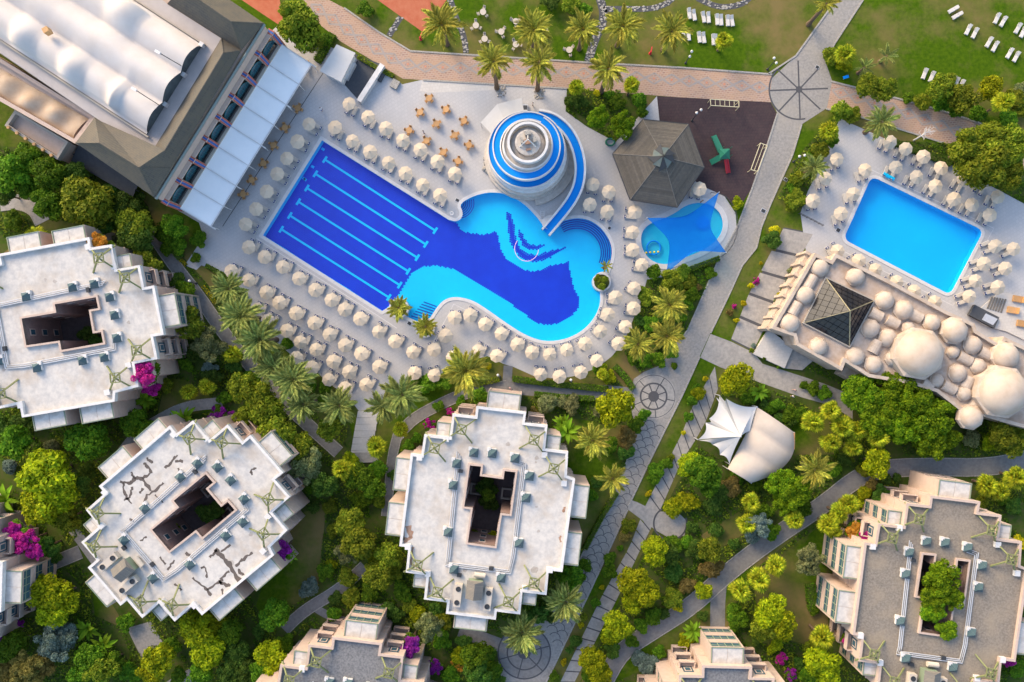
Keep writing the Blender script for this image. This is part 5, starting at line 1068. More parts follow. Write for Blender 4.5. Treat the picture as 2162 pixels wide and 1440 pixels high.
def np_mesh(name, v, f, m):
    me = D.meshes.new(name); n = len(v); k = len(f); me.vertices.add(n); me.vertices.foreach_set('co', v.astype(np.float32).ravel()); me.loops.add(k * 4); me.loops.foreach_set('vertex_index', f.astype(np.int32).ravel())
    me.polygons.add(k); me.polygons.foreach_set('loop_start', (np.arange(k) * 4).astype(np.int32)); me.polygons.foreach_set('loop_total', np.full(k, 4, np.int32)); me.update(calc_edges=True); me.materials.append(m); return me
CROWN = {}; base = {}
for i in range(4): base[('b', i)] = crown_mesh(20 + i, 34, 5600, .062, .75, .68, (.22, .38))                    # broad tree
for i in range(4): base[('s', i)] = crown_mesh(40 + i, 16, 1900, .105, .7, .62, (.26, .44), -.1)  # shrub
for i in range(2): base[('f', i)] = crown_mesh(60 + i, 46, 8000, .050, .6, .76, (.16, .30))       # fig with tight clumps
for i in range(2): base[('w', i)] = crown_mesh(70 + i, 40, 5200, .052, .8, .80, (.14, .27), -.3)   # wispy
def crown(shape, i, kind):
    key = (shape, i, kind)
    if key not in CROWN: v, f = base[(shape, i)]; CROWN[key] = np_mesh('crown', v, f, L_[kind])
    return CROWN[key]
def trunk_mesh(seed):
    r = random.Random(seed); mb = MB(); mb.tube([(0, 0, 0), (.02, .03, .3), (-.03, .02, .62)], [.085, .065, .055], 8)
    for k in range(5):
        a_ = k * 1.26 + r.random(); l = r.uniform(.35, .5); mb.tube([(-.03, .02, .58 + .03 * k), (.25 * math.cos(a_), .25 * math.sin(a_), .8), (l * math.cos(a_), l * math.sin(a_), 1.05)], [.04, .028, .012], 6)
    return mb.mesh('trunk', M['bark'])
TRUNK = [trunk_mesh(i) for i in range(3)]
STEM = [(lambda mb: ([mb.tube([(0, 0, 0), (.18 * math.cos(a_), .18 * math.sin(a_), .5), (.4 * math.cos(a_), .4 * math.sin(a_), .95)], [.05, .035, .015], 5) for a_ in (i, i + 1.5, i + 3.1, i + 4.6)], mb)[1])(MB()).mesh('stem', M['bark']) for i in range(2)]
DESC = {'y': 'yellow green', 'm': 'olive green', 'g': 'green', 'd': 'dark green', 'o': 'grey green', 'l': 'blue grey', 'b': 'magenta flowering', 'u': 'purple flowering', 'r': 'orange flowering', 'w': 'yellow flowering', 'n': 'brownish', 'f': 'glossy green'}
cnt = [0]
def tree(p2, r, kind, place, z=None):
    cnt[0] += 1; i = cnt[0]; small = r < 2.35
    hz = z if z is not None else (max(.5, r * .62) if small else min(1.5 + r * .95, 6.5))
    p = W(p2[0], p2[1], hz); p.z = 0
    shape = 'w' if kind in 'bur' else 's' if small else ('f' if kind == 'f' else ('w' if kind in 'olun' else 'b')); nvar = 4 if shape in 'bs' else 2
    word = ('shrub' if small else 'tree'); size = ('low ' if r < 1.2 else '') if small else ('broad ' if r > 4 else '')
    lab = size + DESC[kind] + ' ' + word + ' ' + place
    t = thing('shrub' if small else 'tree', lab, word, p, 0, 'plants: ' + lab)
    zz = r * (.55 if small else .80)
    link('crown', crown(shape, i % nvar, kind), t, (0, 0, hz), rot=(0, 0, i * 2.4), sca=(r * 1.02, r * 1.02 * (.92 + .16 * ((i * 7) % 5) / 4), zz if not small else max(zz, .6)))
    if small: link('stem', STEM[i % 2], t, (0, 0, 0), i, (r * .8, r * .8, hz))
    else: link('trunk', TRUNK[i % 3], t, (0, 0, 0), i, (r * .85, r * .85, hz * .95))
    if kind in 'bur' : link('foliage', crown('s', i % 4, 'g'), t, (0, 0, hz * .85), rot=(0, 0, i), sca=(r * 1.05, r * 1.0, zz * .95))
    return t
def trees(place, k, s):
    ox, oy = OFF[k]
    for q in s.split():
        x, y, r, kd = q.split(','); tree((ox + float(x) / 3, oy + float(y) / 3), float(r) / 36.0 * .97, kd, place)
trees('where the promenade passes the hotel corner', 1, '1880,150,165,m 1960,240,100,m 2060,250,60,g')
trees('in the thicket below the hotel stairs', 1, '560,1290,185,m 190,1010,115,g 320,1110,120,g 70,1100,140,g 480,1090,90,d 290,1290,115,g 85,1390,85,g 800,1320,110,d 860,1430,130,m 1110,1430,95,g 700,1230,80,d 30,1230,90,d 640,1420,90,d 170,1190,90,g 730,1390,80,g 860,1250,70,d')
trees('in the bed between promenade and slide tower', 2, '1630,745,88,f 1785,790,95,f 1890,640,60,g 1910,710,52,g 1500,640,70,d 1750,650,60,g 1440,640,40,d 1620,590,30,w 1700,600,40,g')
trees('on the lawn above the promenade', 2, '150,60,60,g 190,70,35,g 1460,30,80,m 1530,60,60,g 1330,0,80,d')
trees('along the lawn edge beyond the avenue', 3, '945,350,75,m 1020,410,70,y 1180,540,90,m 1280,560,95,m 1640,560,100,m 1780,620,110,m 1950,560,95,y 2100,620,80,m 1520,640,70,m 1640,660,80,g 1750,700,60,g 2060,760,80,g 1880,720,70,g 2150,560,60,o 1430,620,50,g 2140,700,60,m 1690,500,60,m')
trees('in the bed beside the azure pool deck', 3, '1000,710,85,m 1090,730,60,m 870,960,75,m 830,1000,60,g 730,1130,72,m 700,1180,55,g 720,1260,75,m 690,1310,50,m 950,900,50,g')
tree((1440 + 350 / 3, 1285 / 3), 1.4, 'y', 'at the playground corner beside the avenue')
trees('towering over the corner of azure pool deck', 3, '1800,950,150,m 1960,880,130,m 1900,1060,170,m 2090,930,140,m 2070,1090,130,m 1990,1000,140,m')
trees('beside the path to the long white roofed block', 4, '1050,40,85,g 1130,110,75,g 1260,75,62,g 1060,130,60,g 1240,190,45,g 860,60,130,d 760,120,80,o 920,250,110,m 930,210,70,g 1180,400,85,g 1130,340,60,d 1190,590,130,m 1320,740,120,o 1230,640,80,m 1480,850,80,d 1230,800,70,d 1130,800,60,d 1180,870,55,g')
tree((203, 515), 2.2, 'r', 'spilling over the long white roofed block', 9)
tree((306, 788), 2.5, 'b', 'climbing the wall of the long white roofed block', 9.4); tree((318, 818), 1.7, 'b', 'climbing the wall of the long white roofed block', 5)
tree((5, 545), 1.2, 'b', 'at the far corner of the long white roofed block', 6)
trees('in the garden between the two white roofed blocks', 4, '870,1240,115,g 570,1360,150,g 100,1360,125,g 150,1230,85,d 1380,1190,70,u 1470,1200,50,u 1050,1000,65,m 1350,950,80,d 940,1090,60,g 330,1400,70,o 30,1250,80,d 1420,1080,60,g 1330,900,60,l')
trees('beside the date palms at the deck corner', 4, '1530,1000,105,m 1640,1080,130,m 1700,1160,120,m 1560,1190,90,m 1760,1330,145,m 1680,1255,55,y 1880,1400,120,m 1600,960,70,g 2080,1280,90,m 1850,850,60,g 1960,1010,60,g 2060,1010,50,g 1820,740,50,g 1960,950,50,d')
trees('against the lower deck edge', 5, '560,985,85,g 640,970,75,g 480,990,60,g 880,1070,70,g 760,1095,42,g 910,1080,50,g 840,1060,45,g 620,1130,50,g 1650,905,48,y 1700,950,55,y 930,880,30,w 1620,900,40,g')
trees('beside the white roofed block below the deck', 5, '690,1165,32,b 560,1245,42,b 1310,1115,85,o 1400,1100,55,o 1460,1125,72,o 1220,1180,50,n 1640,1160,60,o 1920,1190,55,g 1810,1330,85,n 1870,1250,60,g 1700,1380,80,g 480,1330,45,g 430,1390,55,g 1600,1320,50,d 1800,1420,70,d')
trees('beside the white roofed block below the deck', 5, '1740,1140,150,y')
trees('in the jungle bed right of the curved pool rim', 5, '1925,430,72,m 2090,340,90,m 1985,280,62,g 2150,300,60,m 1890,590,50,d 1960,610,60,g 1850,830,60,g 1930,850,60,g 2010,835,60,g 2090,790,55,g 2040,560,60,d 1900,790,45,g 2140,560,60,g 2000,720,55,d 2110,880,30,g')
trees('between the avenue and the wading pool', 6, '70,430,62,g 30,490,55,g 180,290,46,g 50,340,60,m 10,270,55,m 90,380,40,n')
trees('on the grass verge beside the slab walk', 6, '570,80,72,d 590,30,50,w 500,228,16,w 435,370,26,w 470,340,28,b 390,480,26,w 300,540,30,n 345,590,22,w 330,500,20,b')
trees('on the planted strip against the bath house', 6, '690,280,30,o 670,340,28,l 640,390,26,o 620,430,24,w 600,470,28,o 575,520,30,m 545,600,22,o 440,780,20,m 455,750,20,l 520,830,18,g 610,885,16,g')
trees('at the corner of the peaked white tent', 6, '340,970,125,y 100,1050,58,y 60,1100,45,g 90,1020,40,g 40,1200,40,g 150,960,25,w 10,1300,22,w 480,1050,55,m')
trees('on the slope between tent and bath house', 6, '420,1080,60,g 520,1060,50,g 600,1130,60,g 680,1180,65,g 740,1180,55,g 620,1210,50,d 560,1140,50,g 830,1020,60,g 900,1050,55,g 770,1000,35,g 690,1240,45,d 520,1130,50,d 650,1270,40,g 460,1060,40,g 1830,1330,75,o 2030,1330,110,m 2130,1280,80,m 1950,1360,80,y 2100,1390,90,m')
trees('spreading against the bath house domes', 6, '1130,1050,150,f 1330,1010,140,f 1240,1180,150,f 1470,1120,160,f 1400,1260,150,f 1590,1210,150,f 1560,1350,140,f 1660,1120,90,f 1660,1330,110,f 1340,1130,130,f')
trees('beside the cracked roof block', 7, '310,110,185,y 360,250,160,y 280,330,150,y 420,400,110,m 480,200,100,d 560,110,70,d 290,860,145,y 370,900,130,y 330,990,120,y 350,1190,135,l 420,1130,90,l 300,580,90,d 60,80,60,l 350,640,70,d 230,620,60,d 1940,60,125,o 2050,180,100,d 1950,200,60,g')
trees('in the crowded corner garden', 7, '90,1200,105,g 170,1360,130,n 280,1340,90,n 60,1380,90,n 560,1280,110,g 630,1370,120,m 500,1400,90,g 700,1320,90,g 40,1280,70,g 830,1380,80,g 20,1060,50,d')
trees('on the lower garden slope under the cracked roof block', 7, '1250,1100,135,y 1310,1250,125,y 1350,1080,90,y 1000,1290,120,y 950,1380,90,y 1460,1120,95,g 1500,1250,90,d 1750,1010,112,g 1720,1280,125,y 1650,1380,100,g 1800,1200,80,g 1450,1380,90,d 1090,1210,80,g 1960,840,80,l 2060,740,70,g 2100,700,50,y 1990,330,50,d 2110,480,60,m 2090,330,55,m 1560,1380,90,d 1270,1390,90,g 1130,1400,70,g 800,1060,70,g 2120,1010,60,g 2130,900,60,d 1640,1120,60,d')
tree((50, 1145), 2.6, 'b', 'arching over the pink walled block', 6); tree((25, 1120), 1.8, 'b', 'arching over the pink walled block', 6); tree((75, 1165), 1.5, 'b', 'arching over the pink walled block', 6)
tree((40, 1312), 1.3, 'u', 'at the foot of the pink walled block'); tree((3, 1345), 1.0, 'u', 'at the foot of the pink walled block')
tree((593, 1163), 2.2, 'u', 'at the edge of the cracked roof block', 6)
trees('between the cracked and peeling roof blocks', 8, '60,420,115,m 110,560,130,m 40,620,90,o 200,655,52,y 300,640,100,m 230,760,110,m 330,720,80,m 70,900,85,m 180,860,80,g 390,870,78,g 430,950,62,m 480,1010,70,y 560,1090,105,o 650,1050,70,m 640,1170,70,g 750,1270,72,y 740,1330,50,r 860,1270,110,g 870,1380,100,d 960,1380,80,g 700,1400,80,g 100,130,105,g 190,210,95,g 60,40,80,y 230,90,75,g 130,290,80,g 330,130,40,d 240,300,60,m 50,780,80,m 300,980,70,d 350,1010,60,d 600,980,60,d 940,1250,60,g 780,1180,60,d 380,300,28,m 430,1400,60,d 1000,1430,60,d')
tree((866, 1365), 2.2, 'u', 'at the corner of the blue grey roof block', 7); tree((917, 1408), 1.6, 'u', 'at the corner of the blue grey roof block', 2)
trees('along the scalloped avenue', 8, '1440,770,95,g 1540,700,60,g 1250,1010,85,d 1200,960,60,g 1590,260,52,g 1620,170,50,d 1500,790,60,g 2000,90,62,g 1980,150,55,g 2060,60,50,g 1950,245,26,w 1820,450,62,m 1800,520,50,n 1770,590,30,g 1700,660,55,g 1700,740,55,g 1650,840,22,w 1610,940,42,g 1540,1030,36,m 1520,1080,24,w 1490,1180,50,d 1450,1230,36,d 1410,1315,28,w 1350,1400,40,g 1300,960,60,d 1330,1030,50,d 1480,420,40,d 2090,20,30,m')
trees('in the row between slab walk and winding path', 8, '1990,600,105,y 1850,800,120,y 1920,870,115,y 1850,930,90,y 1740,1090,112,y 1700,1150,80,y 1590,1300,105,y 1640,1390,90,y 2110,330,85,y 2100,900,85,m 2130,960,50,w 1940,1320,80,l 1880,1290,60,l 1980,1030,75,g 1900,1080,60,g 2060,620,90,d 2110,740,80,d 2040,1000,50,d 1840,1180,60,g 1720,1240,60,d 1560,1400,60,g 2020,1250,60,g 2100,560,70,g')
trees('beside the winding lower path', 9, '120,110,135,g 60,60,100,y 170,190,90,g 40,300,85,y 310,200,75,n 350,150,60,g 640,180,110,f 720,230,130,f 640,300,90,f 760,330,80,g 1230,50,115,y 1160,100,60,m 250,240,70,d 200,330,80,d 480,450,90,l 520,360,70,g 560,480,70,g 440,520,60,l 170,600,95,m 190,720,85,n 90,600,80,d 40,560,60,g 140,860,80,y 30,830,70,n 130,1020,42,d 950,90,70,g 1020,30,60,d 470,190,60,g 60,460,50,d 220,480,60,d 330,560,50,d')
trees('in the lawn below the winding path', 9, '800,670,115,o 560,1000,125,y 620,1080,110,y 510,1100,100,m 600,1200,60,y 350,1050,80,g 330,980,60,g 880,1310,125,y 920,1380,100,y 830,1220,80,m 800,1390,80,g 850,900,40,g 840,980,45,g 820,840,35,g 1160,240,60,y 1200,180,50,n 1130,300,40,y')
trees('climbing the gravel roofed block', 9, '1260,250,70,d')
tree((1805, 1120), 1.9, 'r', 'spilling over the gravel roofed block', 5); tree((1825, 1135), 1.2, 'b', 'spilling over the gravel roofed block', 7); tree((1790, 1355), 1.2, 'b', 'on the gravel roofed block', 6); tree((2130, 1395), 1.3, 'b', 'on the gravel roofed block', 6)
trees('at the corner of the small grey roofed block', 9, '630,1290,50,b 690,1390,45,u 60,1120,50,g 20,1180,60,y 560,1240,40,y 470,1190,40,d 740,1320,50,d 110,1180,40,m')
trees('outside the gravel roofed block', 9, '1900,300,60,m 2030,270,60,g 2140,560,60,w 2120,1350,70,g 1360,150,40,d 2100,330,70,d 1290,150,50,d')
# courtyards
for (x, y, r, kd, pl) in ((1985, 1225, 4.2, 'f', 'filling the courtyard of the gravel roofed block'), (1968, 1262, 3.2, 'f', 'filling the courtyard of the gravel roofed block'), (2005, 1260, 3.0, 'f', 'filling the courtyard of the gravel roofed block'), (1970, 1290, 3.0, 'f', 'filling the courtyard of the gravel roofed block'), (1999, 1330, 2.6, 'f', 'filling the courtyard of the gravel roofed block')): tree((x, y), r * .8, kd, pl, 10.3)
tree((1990, 1345), 1.8, 'u', 'below the courtyard tree of the gravel roofed block', 6)
for (x, y, r, kd, z) in ((1030, 1030, 2.3, 'd', 1.5), (1032, 1060, 2.0, 'd', 1.4), (1030, 1045, 1.2, 'g', 4.5), (1003, 1128, 1.2, 'm', 2.5), (1040, 1132, 1.3, 'y', 3.0)): tree((x, y), r, kd, 'inside the courtyard of the peeling white block', z)
for (x, y, r, kd, z) in ((440, 1085, 2.2, 'd', 2.0), (455, 1075, 1.8, 'd', 2.0), (365, 1125, 1.9, 'm', 3.0), (390, 1135, 1.5, 'd', 2.0)): tree((x, y), r, kd, 'inside the courtyard of the cracked roof block', z)
for (x, y, r, kd, z) in ((185, 705, 1.9, 'd', 2.0), (200, 720, 1.5, 'd', 2.0), (88, 725, 1.6, 'n', 3.5)): tree((x, y), r, kd, 'inside the courtyard of the long white roofed block', z)
# leafy ground cover between the trees
def np_in(x, y, poly):
    c_ = np.zeros(len(x), bool); j = len(poly) - 1
    for i in range(len(poly)):
        xi, yi, xj, yj = poly[i][0], poly[i][1], poly[j][0], poly[j][1]
        if yi != yj: c_ ^= ((yi > y) != (yj > y)) & (x < (xj - xi) * (y - yi) / (yj - yi) + xi)
        j = i
    return c_
def np_near(x, y, pts, d):
    c_ = np.zeros(len(x), bool)
    for i in range(len(pts) - 1):
        a_, b_ = pts[i], pts[i + 1]; ex, ey = b_.x - a_.x, b_.y - a_.y; t = np.clip(((x - a_.x) * ex + (y - a_.y) * ey) / (ex * ex + ey * ey), 0, 1); c_ |= ((x - a_.x - ex * t) ** 2 + (y - a_.y - ey * t) ** 2) < d * d
    return c_
r = np.random.default_rng(5); N_ = 330000; gx = r.uniform(-97, 92, N_); gy = r.uniform(-62, 46, N_); ok = np.zeros(N_, bool)
for b in BEDS: ok |= np_in(gx, gy, b)
for b in LAWNS + BLOCKS + [WP(DECK), WP(AV), WP(RDECK)] + [bo]: ok &= ~np_in(gx, gy, b)
for q, wd_ in PATHS: ok &= ~np_near(gx, gy, [W(p[0], p[1]) for p in chaikin(q, 1, False)], wd_ / 2 + .45)
ok &= ~np_near(gx, gy, WP([(1510, 790), (1465, 890), (1430, 970), (1380, 1070), (1290, 1260), (1198, 1440)]), 2.0); ok &= ~np_near(gx, gy, WP([(1690, 490), (1620, 605), (1560, 735), (1640, 790), (1800, 860)]), 2.9); ok &= ~np_near(gx, gy, WP([(780, 860), (765, 970)]), 3.2); ok &= ~np_near(gx, gy, WP([(1530, 900), (1620, 940)]), 5.5); ok &= ~np_near(gx, gy, WP([(1415, 1105), (1416, 1106)]), 3.3); ok &= ~np_near(gx, gy, WP([(180, 1155), (305, 1350), (390, 1440)]), 2.2); ok &= ~np_near(gx, gy, WP([(1107, 1378), (1108, 1379)]), 5.0)
pat = np.sin(gx * .55 + 1.3 * np.sin(gy * .31)) + np.sin(gy * .62 + 1.7 * np.sin(gx * .27)) + .8 * np.sin(gx * 1.7 + gy * 1.3); ok &= pat > -.9
gx, gy, pat = gx[ok], gy[ok], pat[ok]; n = len(gx); gz_ = (.08 + np.clip(pat + .9, 0, 3) * .22) * r.random(n) ** .4
for (kd, lo, hi) in (('g', -9, .1), ('d', .1, .7), ('m', .7, 9)):
    s_ = (pat > lo) & (pat <= hi); m_ = int(s_.sum()); pos = np.stack([gx[s_], gy[s_], gz_[s_]], 1); nr = r.normal(size=(m_, 3)) * .5 + np.array([0, 0, .9]); nr /= np.linalg.norm(nr, axis=1)[:, None]; t = np.cross(nr, r.normal(size=(m_, 3))); t /= np.linalg.norm(t, axis=1)[:, None]; b = np.cross(nr, t); sz = .20 * r.uniform(.5, 1.4, m_)[:, None]
    v = np.stack([pos - t * sz, pos - b * sz * .6, pos + t * sz, pos + b * sz * .6], 1).reshape(-1, 3)
    o = link('ground_cover', np_mesh('ground_cover', v, np.arange(m_ * 4).reshape(-1, 4), L_[kd])); o['kind'] = 'stuff'; o['label'] = {'g': 'green', 'd': 'dark', 'm': 'olive'}[kd] + ' low ground cover between the garden trees'; o['category'] = 'ground cover'
# clipped hedges: leaf-covered boxes
def hedge(label, pts, wd, hgt, kind='g', dens=150):
    P_ = [W(p[0], p[1], hgt) for p in pts]; r = np.random.default_rng(int(pts[0][0])); vv = []
    for i in range(len(P_) - 1):
        a_, b_ = P_[i], P_[i + 1]; L = (b_ - a_).length; n = int(L * (wd + 2 * hgt) * dens / 4); d = (b_ - a_).normalized(); q = Vector((-d.y, d.x, 0)); t = r.random(n) * L; u = r.uniform(-1, 1, n); s = r.random(n)
        face = r.random(n) < wd / (wd + 2 * hgt); off = np.where(face, u * wd / 2, np.sign(u) * wd / 2 * r.uniform(.9, 1.08, n)); z = np.where(face, hgt * r.uniform(.93, 1.06, n), s * hgt)
        pos = np.stack([a_.x + d.x * t + q.x * off, a_.y + d.y * t + q.y * off, z], 1); vv.append(pos)
    pos = np.concatenate(vv); n = len(pos); nr = r.normal(size=(n, 3)) * .6 + np.array([0, 0, .8]); nr /= np.linalg.norm(nr, axis=1)[:, None]; t = np.cross(nr, r.normal(size=(n, 3))); t /= np.linalg.norm(t, axis=1)[:, None]; b = np.cross(nr, t); s = .12 * r.uniform(.6, 1.3, n)[:, None]
    v = np.stack([pos - t * s, pos - b * s * .6, pos + t * s, pos + b * s * .6], 1).reshape(-1, 3)
    h = thing('hedge', label, 'hedge'); link('foliage', np_mesh('foliage', v, np.arange(n * 4).reshape(-1, 4), L_[kind]), h)
    Lr = ribbon(P_, wd * .8); mb = MB()
    for i in range(len(P_) - 1): mb.prism([Lr[0][i], Lr[1][i], Lr[1][i + 1], Lr[0][i + 1]], 0, hgt * .9)
    mb.build('stems', M['soil'], h)
hedge('long clipped hedge along the upper side of the dark path', [(1082, 800), (1180, 812), (1285, 822)], 1.0, .9)
hedge('clipped hedge along the lower side of the dark path', [(1128, 832), (1180, 838), (1255, 842)], .9, .9)
hedge('clipped hedge turning down beside the cobbled rosette', [(1298, 772), (1320, 795), (1338, 822)], 1.0, .9)
hedge('dark clipped hedge between deck path and lawn corner', [(380, 545), (352, 510), (325, 490)], 1.2, 1.0, 'd')
hedge('clipped hedge beside the kiosk and the promenade tree', [(668, 128), (685, 98), (702, 70)], 1.4, 1.0)
hedge('clipped hedge in the deck corner below the lap lanes', [(433, 560), (470, 580), (520, 630)], .7, .6)
hedge('yellow flowering border along the left deck path', [(367, 535), (392, 560)], .6, .4, 'w')
hedge('yellow flowering border beside the lamp and date palm', [(428, 603), (455, 640)], .6, .4, 'w')
hedge('yellow green border along the lawn corner by the tall date palm', [(985, 812), (1020, 808), (1055, 800)], .9, .6, 'm')
hedge('thin clipped hedge between avenue and peeling white block', [(1303, 1040), (1272, 1090), (1235, 1160)], .8, .8, 'g')
hedge('low dark hedge behind the back row of azure pool parasols', [(1890, 300), (1960, 325), (2010, 345)], 1.2, .9, 'd')
hedge('low green hedge behind the wading pool sail', [(1425, 580), (1480, 560), (1520, 545)], .9, .8, 'm')
hedge('low planted strip along the kiosk side of the promenade', [(755, 118), (800, 145), (830, 160)], .7, .5, 'm')
hedge('bright green clipped hedge on the lower lawn', [(1712, 1235), (1718, 1290)], 1.6, 1.0, 'g')
# date palms: trunk and single fronds
def frond_mesh(seed, m):
    r = random.Random(seed); mb = MB(); N = 30; pts = []
    for i in range(N + 1): t = i / N; pts.append(Vector((t * (1 - .10 * t), 0, .30 * t - .52 * t * t)))
    mb.tube(pts[::6], [.012, .011, .009, .007, .005, .003], 4)
    for i in range(3, N + 1):
        t = i / N; p = pts[i]; l = .24 * (math.sin(PI * min(1, .12 + .88 * t) ** 1.0) ** .55 if t < .98 else .5) * r.uniform(.8, 1.15) + .03
        for s in (-1, 1):
            d = Vector((.72 + .25 * t, s * (.75 - .3 * t), .18 + r.uniform(-.12, .12))).normalized(); w_ = .016; sd = d.cross(Vector((0, 0, 1))).normalized() * w_
            mb.add([p - sd * .6, p + d * l * .5 - sd + Vector((0, 0, .01)), p + d * l - Vector((0, 0, .04 + .03 * r.random())), p + d * l * .5 + sd + Vector((0, 0, .01)), p + sd * .6], [(0, 1, 2, 3, 4)])
    return mb.mesh('frond', m)
FR = {k: [frond_mesh(i, L_[k]) for i in range(3)] for k in ('date', 'dateg')}
def ptrunk():
    mb = MB(); pr = []
    for i in range(25): t = i / 24; pr.append((.36 - .10 * t + (.035 if i % 2 else 0) + (.12 * (1 - t * 6) if t < .16 else 0), t))
    return mb.lathe((0, 0, 0), pr, 10).mesh('trunk', M['bark'])
PT = ptrunk(); DATES = [MB().lathe((0, 0, 0), [(.03, 0), (.2, -.12), (.26, -.34), (.12, -.55), (.02, -.62)], 8).mesh('date_cluster', mat('date_fruit', (.55, .28, .03), .7, (.42, .18, .02), 12, .8))]
pc = [0]
def palm(px, py, h, r, place, kind='date', nf=38, fruit=True, grp=''):
    pc[0] += 1; g = random.Random(pc[0] * 13); p = W(px, py, h); p.z = 0
    lean = Vector((g.uniform(-.02, .02), g.uniform(-.02, .02)))
    t = thing('date_palm', place, 'palm tree', p, 0, 'date palms: ' + grp)
    link('trunk', PT, t, (0, 0, 0), 0, (1.0 if h > 5 else .8, 1.0 if h > 5 else .8, h)); a_ = g.random() * 6
    nf = int(nf * .72)
    for k in range(nf):
        a_ += 2.39996 + g.uniform(-.15, .15); u = (k + .5) / nf; el = rad(74 - 88 * u ** .85) + g.uniform(-.12, .12); l = r * .97 * (.72 + .34 * math.sin(PI * (.25 + .6 * u))) * g.uniform(.82, 1.1)
        link('frond', FR[kind][k % 3], t, (.12 * math.cos(a_), .12 * math.sin(a_), h + .15 - .35 * u), rot=(g.uniform(-.3, .3), -el * .8, a_), sca=(l, l, l))
    if fruit:
        for k in range(5): b_ = g.random() * 6; link('date_cluster', DATES[0], t, (.55 * math.cos(b_), .55 * math.sin(b_), h - .1), 0)
DP = [('tall date palm in a pebble square', 'date', 36, True, [(2, 968, 390, 12.5, 112), (2, 1253, 400, 12.5, 112)]),
      ('date palm leaning out of the bed beside the gazebo', 'date', 36, True, [(2, 1690, 440, 11, 118)]),
      ('date palm on the lawn above the promenade', 'date', 36, True, [(2, 640, 160, 8, 135), (2, 1220, 190, 8, 125), (2, 1530, 190, 8, 120), (2, 1785, 170, 8, 125), (2, 2095, 200, 8, 125)]),
      ('shaggy date palm lining the garden path', 'dateg', 42, False, [(4, 1450, 390, 6, 115), (4, 1530, 565, 8, 140), (4, 1650, 710, 8, 150), (4, 1735, 890, 7, 120), (4, 1860, 965, 8, 140), (4, 1920, 1120, 7, 110), (4, 2150, 1130, 7, 120)]),
      ('large date palm whose trunk leans over the hedge below the deck', 'date', 42, True, [(5, 790, 910, 9, 150)]),
      ('date palm by the white steps', 'dateg', 40, False, [(5, 390, 1060, 8, 135), (5, 265, 1130, 7, 110)]),
      ('date palm in the bed behind the curved rim', 'date', 38, True, [(5, 2080, 490, 6, 115), (5, 2065, 690, 7, 115), (5, 1880, 740, 7, 100)]),
      ('date palm between avenue and peeling block', 'date', 34, True, [(8, 1720, 150, 7, 105), (8, 1590, -90, 7, 115)]),
      ('silvery date palm beside the lower cobbled rosette', 'dateg', 40, False, [(8, 1420, 930, 7, 130), (8, 1150, 1125, 7, 135)]),
      ('date palm standing at the corner of azure pool deck', 'dateg', 38, False, [(3, 1260, 775, 6, 105)]),
      ('small date palm in the bed at the narrow end of azure deck', 'dateg', 32, False, [(3, 835, 1060, 4, 88)]),
      ('young date palm on the lawn beyond the avenue', 'dateg', 16, False, [(3, 1295, 355, 2.5, 70), (3, 1155, 430, 2.5, 65)]),
      ('small date palm in the round pool planter', 'date', 28, False, [(5, 365, 510, 2.6, 82), (5, 535, 628, 2.6, 78)]),
      ('tiny palm growing from the white pool side planter', 'date', 16, False, [(5, 1680, 245, 3.2, 40)]),
      ('tall feathery palm above the winding path bend', 'date', 30, False, [(9, 840, 95, 6, 120)]),
      ('palm leaning over the lawn beside the avenue top', 'date', 24, False, [(3, 915, 25, 8, 75)])]
CNT = {'shaggy date palm lining the garden path': 'the path lamp post', 'date palm on the lawn above the promenade': 'the clay court', 'tall date palm in a pebble square': 'the kiosk', 'date palm in the bed behind the curved rim': 'the shade sail', 'date palm between avenue and peeling block': 'the lower rosette', 'date palm by the white steps': 'the hedged path', 'small date palm in the round pool planter': 'the lap lanes'}
for lab, kd, nf, fr_, l in DP:
    for i, (k, x, y, h, r) in enumerate(l): palm(OFF[k][0] + x / 3, OFF[k][1] + y / 3, h, r / 36.0, (ORD[i] + ' ' + lab + ' from ' + CNT[lab]) if lab in CNT else lab, kd, nf, fr_, lab)
# fan palms
def fan_mesh(seed):
    r = random.Random(seed); mb = MB(); mb.tube([(0, 0, 0), (.22, 0, .06), (.42, 0, .02)], [.02, .015, .012], 4)
    for k in range(15):
        a_ = rad(-115 + 230 * k / 14); l = .5 * (1 - .18 * abs(a_) / 2) * r.uniform(.9, 1.1); d = Vector((math.cos(a_), math.sin(a_), -.05)); s = Vector((-d.y, d.x, 0)) * .06; p = Vector((.42, 0, .02))
        mb.add([p, p + d * l * .6 - s, p + d * l - Vector((0, 0, .14)), p + d * l * .6 + s], [(0, 1, 2, 3)])
    return mb.mesh('fan_leaf', L_['fan'])
FN = [fan_mesh(i) for i in range(3)]
def fanpalm(px, py, h, r, place, n=34):
    pc[0] += 1; g = random.Random(pc[0] * 17); p = W(px, py, h); p.z = 0; t = thing('fan_palm', place, 'palm tree', p, 0, 'fan palms: ' + place); link('trunk', PT, t, (0, 0, 0), 0, (.6, .6, h)); a_ = 0
    for k in range(n):
        a_ += 2.39996; u = (k + .5) / n; el = rad(88 - 100 * u ** 1.0) + g.uniform(-.2, .2); l = r * 1.1 * g.uniform(.75, 1.1)
        link('fan_leaf', FN[k % 3], t, (0, 0, h - .2 * u), rot=(g.uniform(-.5, .5), -el, a_), sca=l)
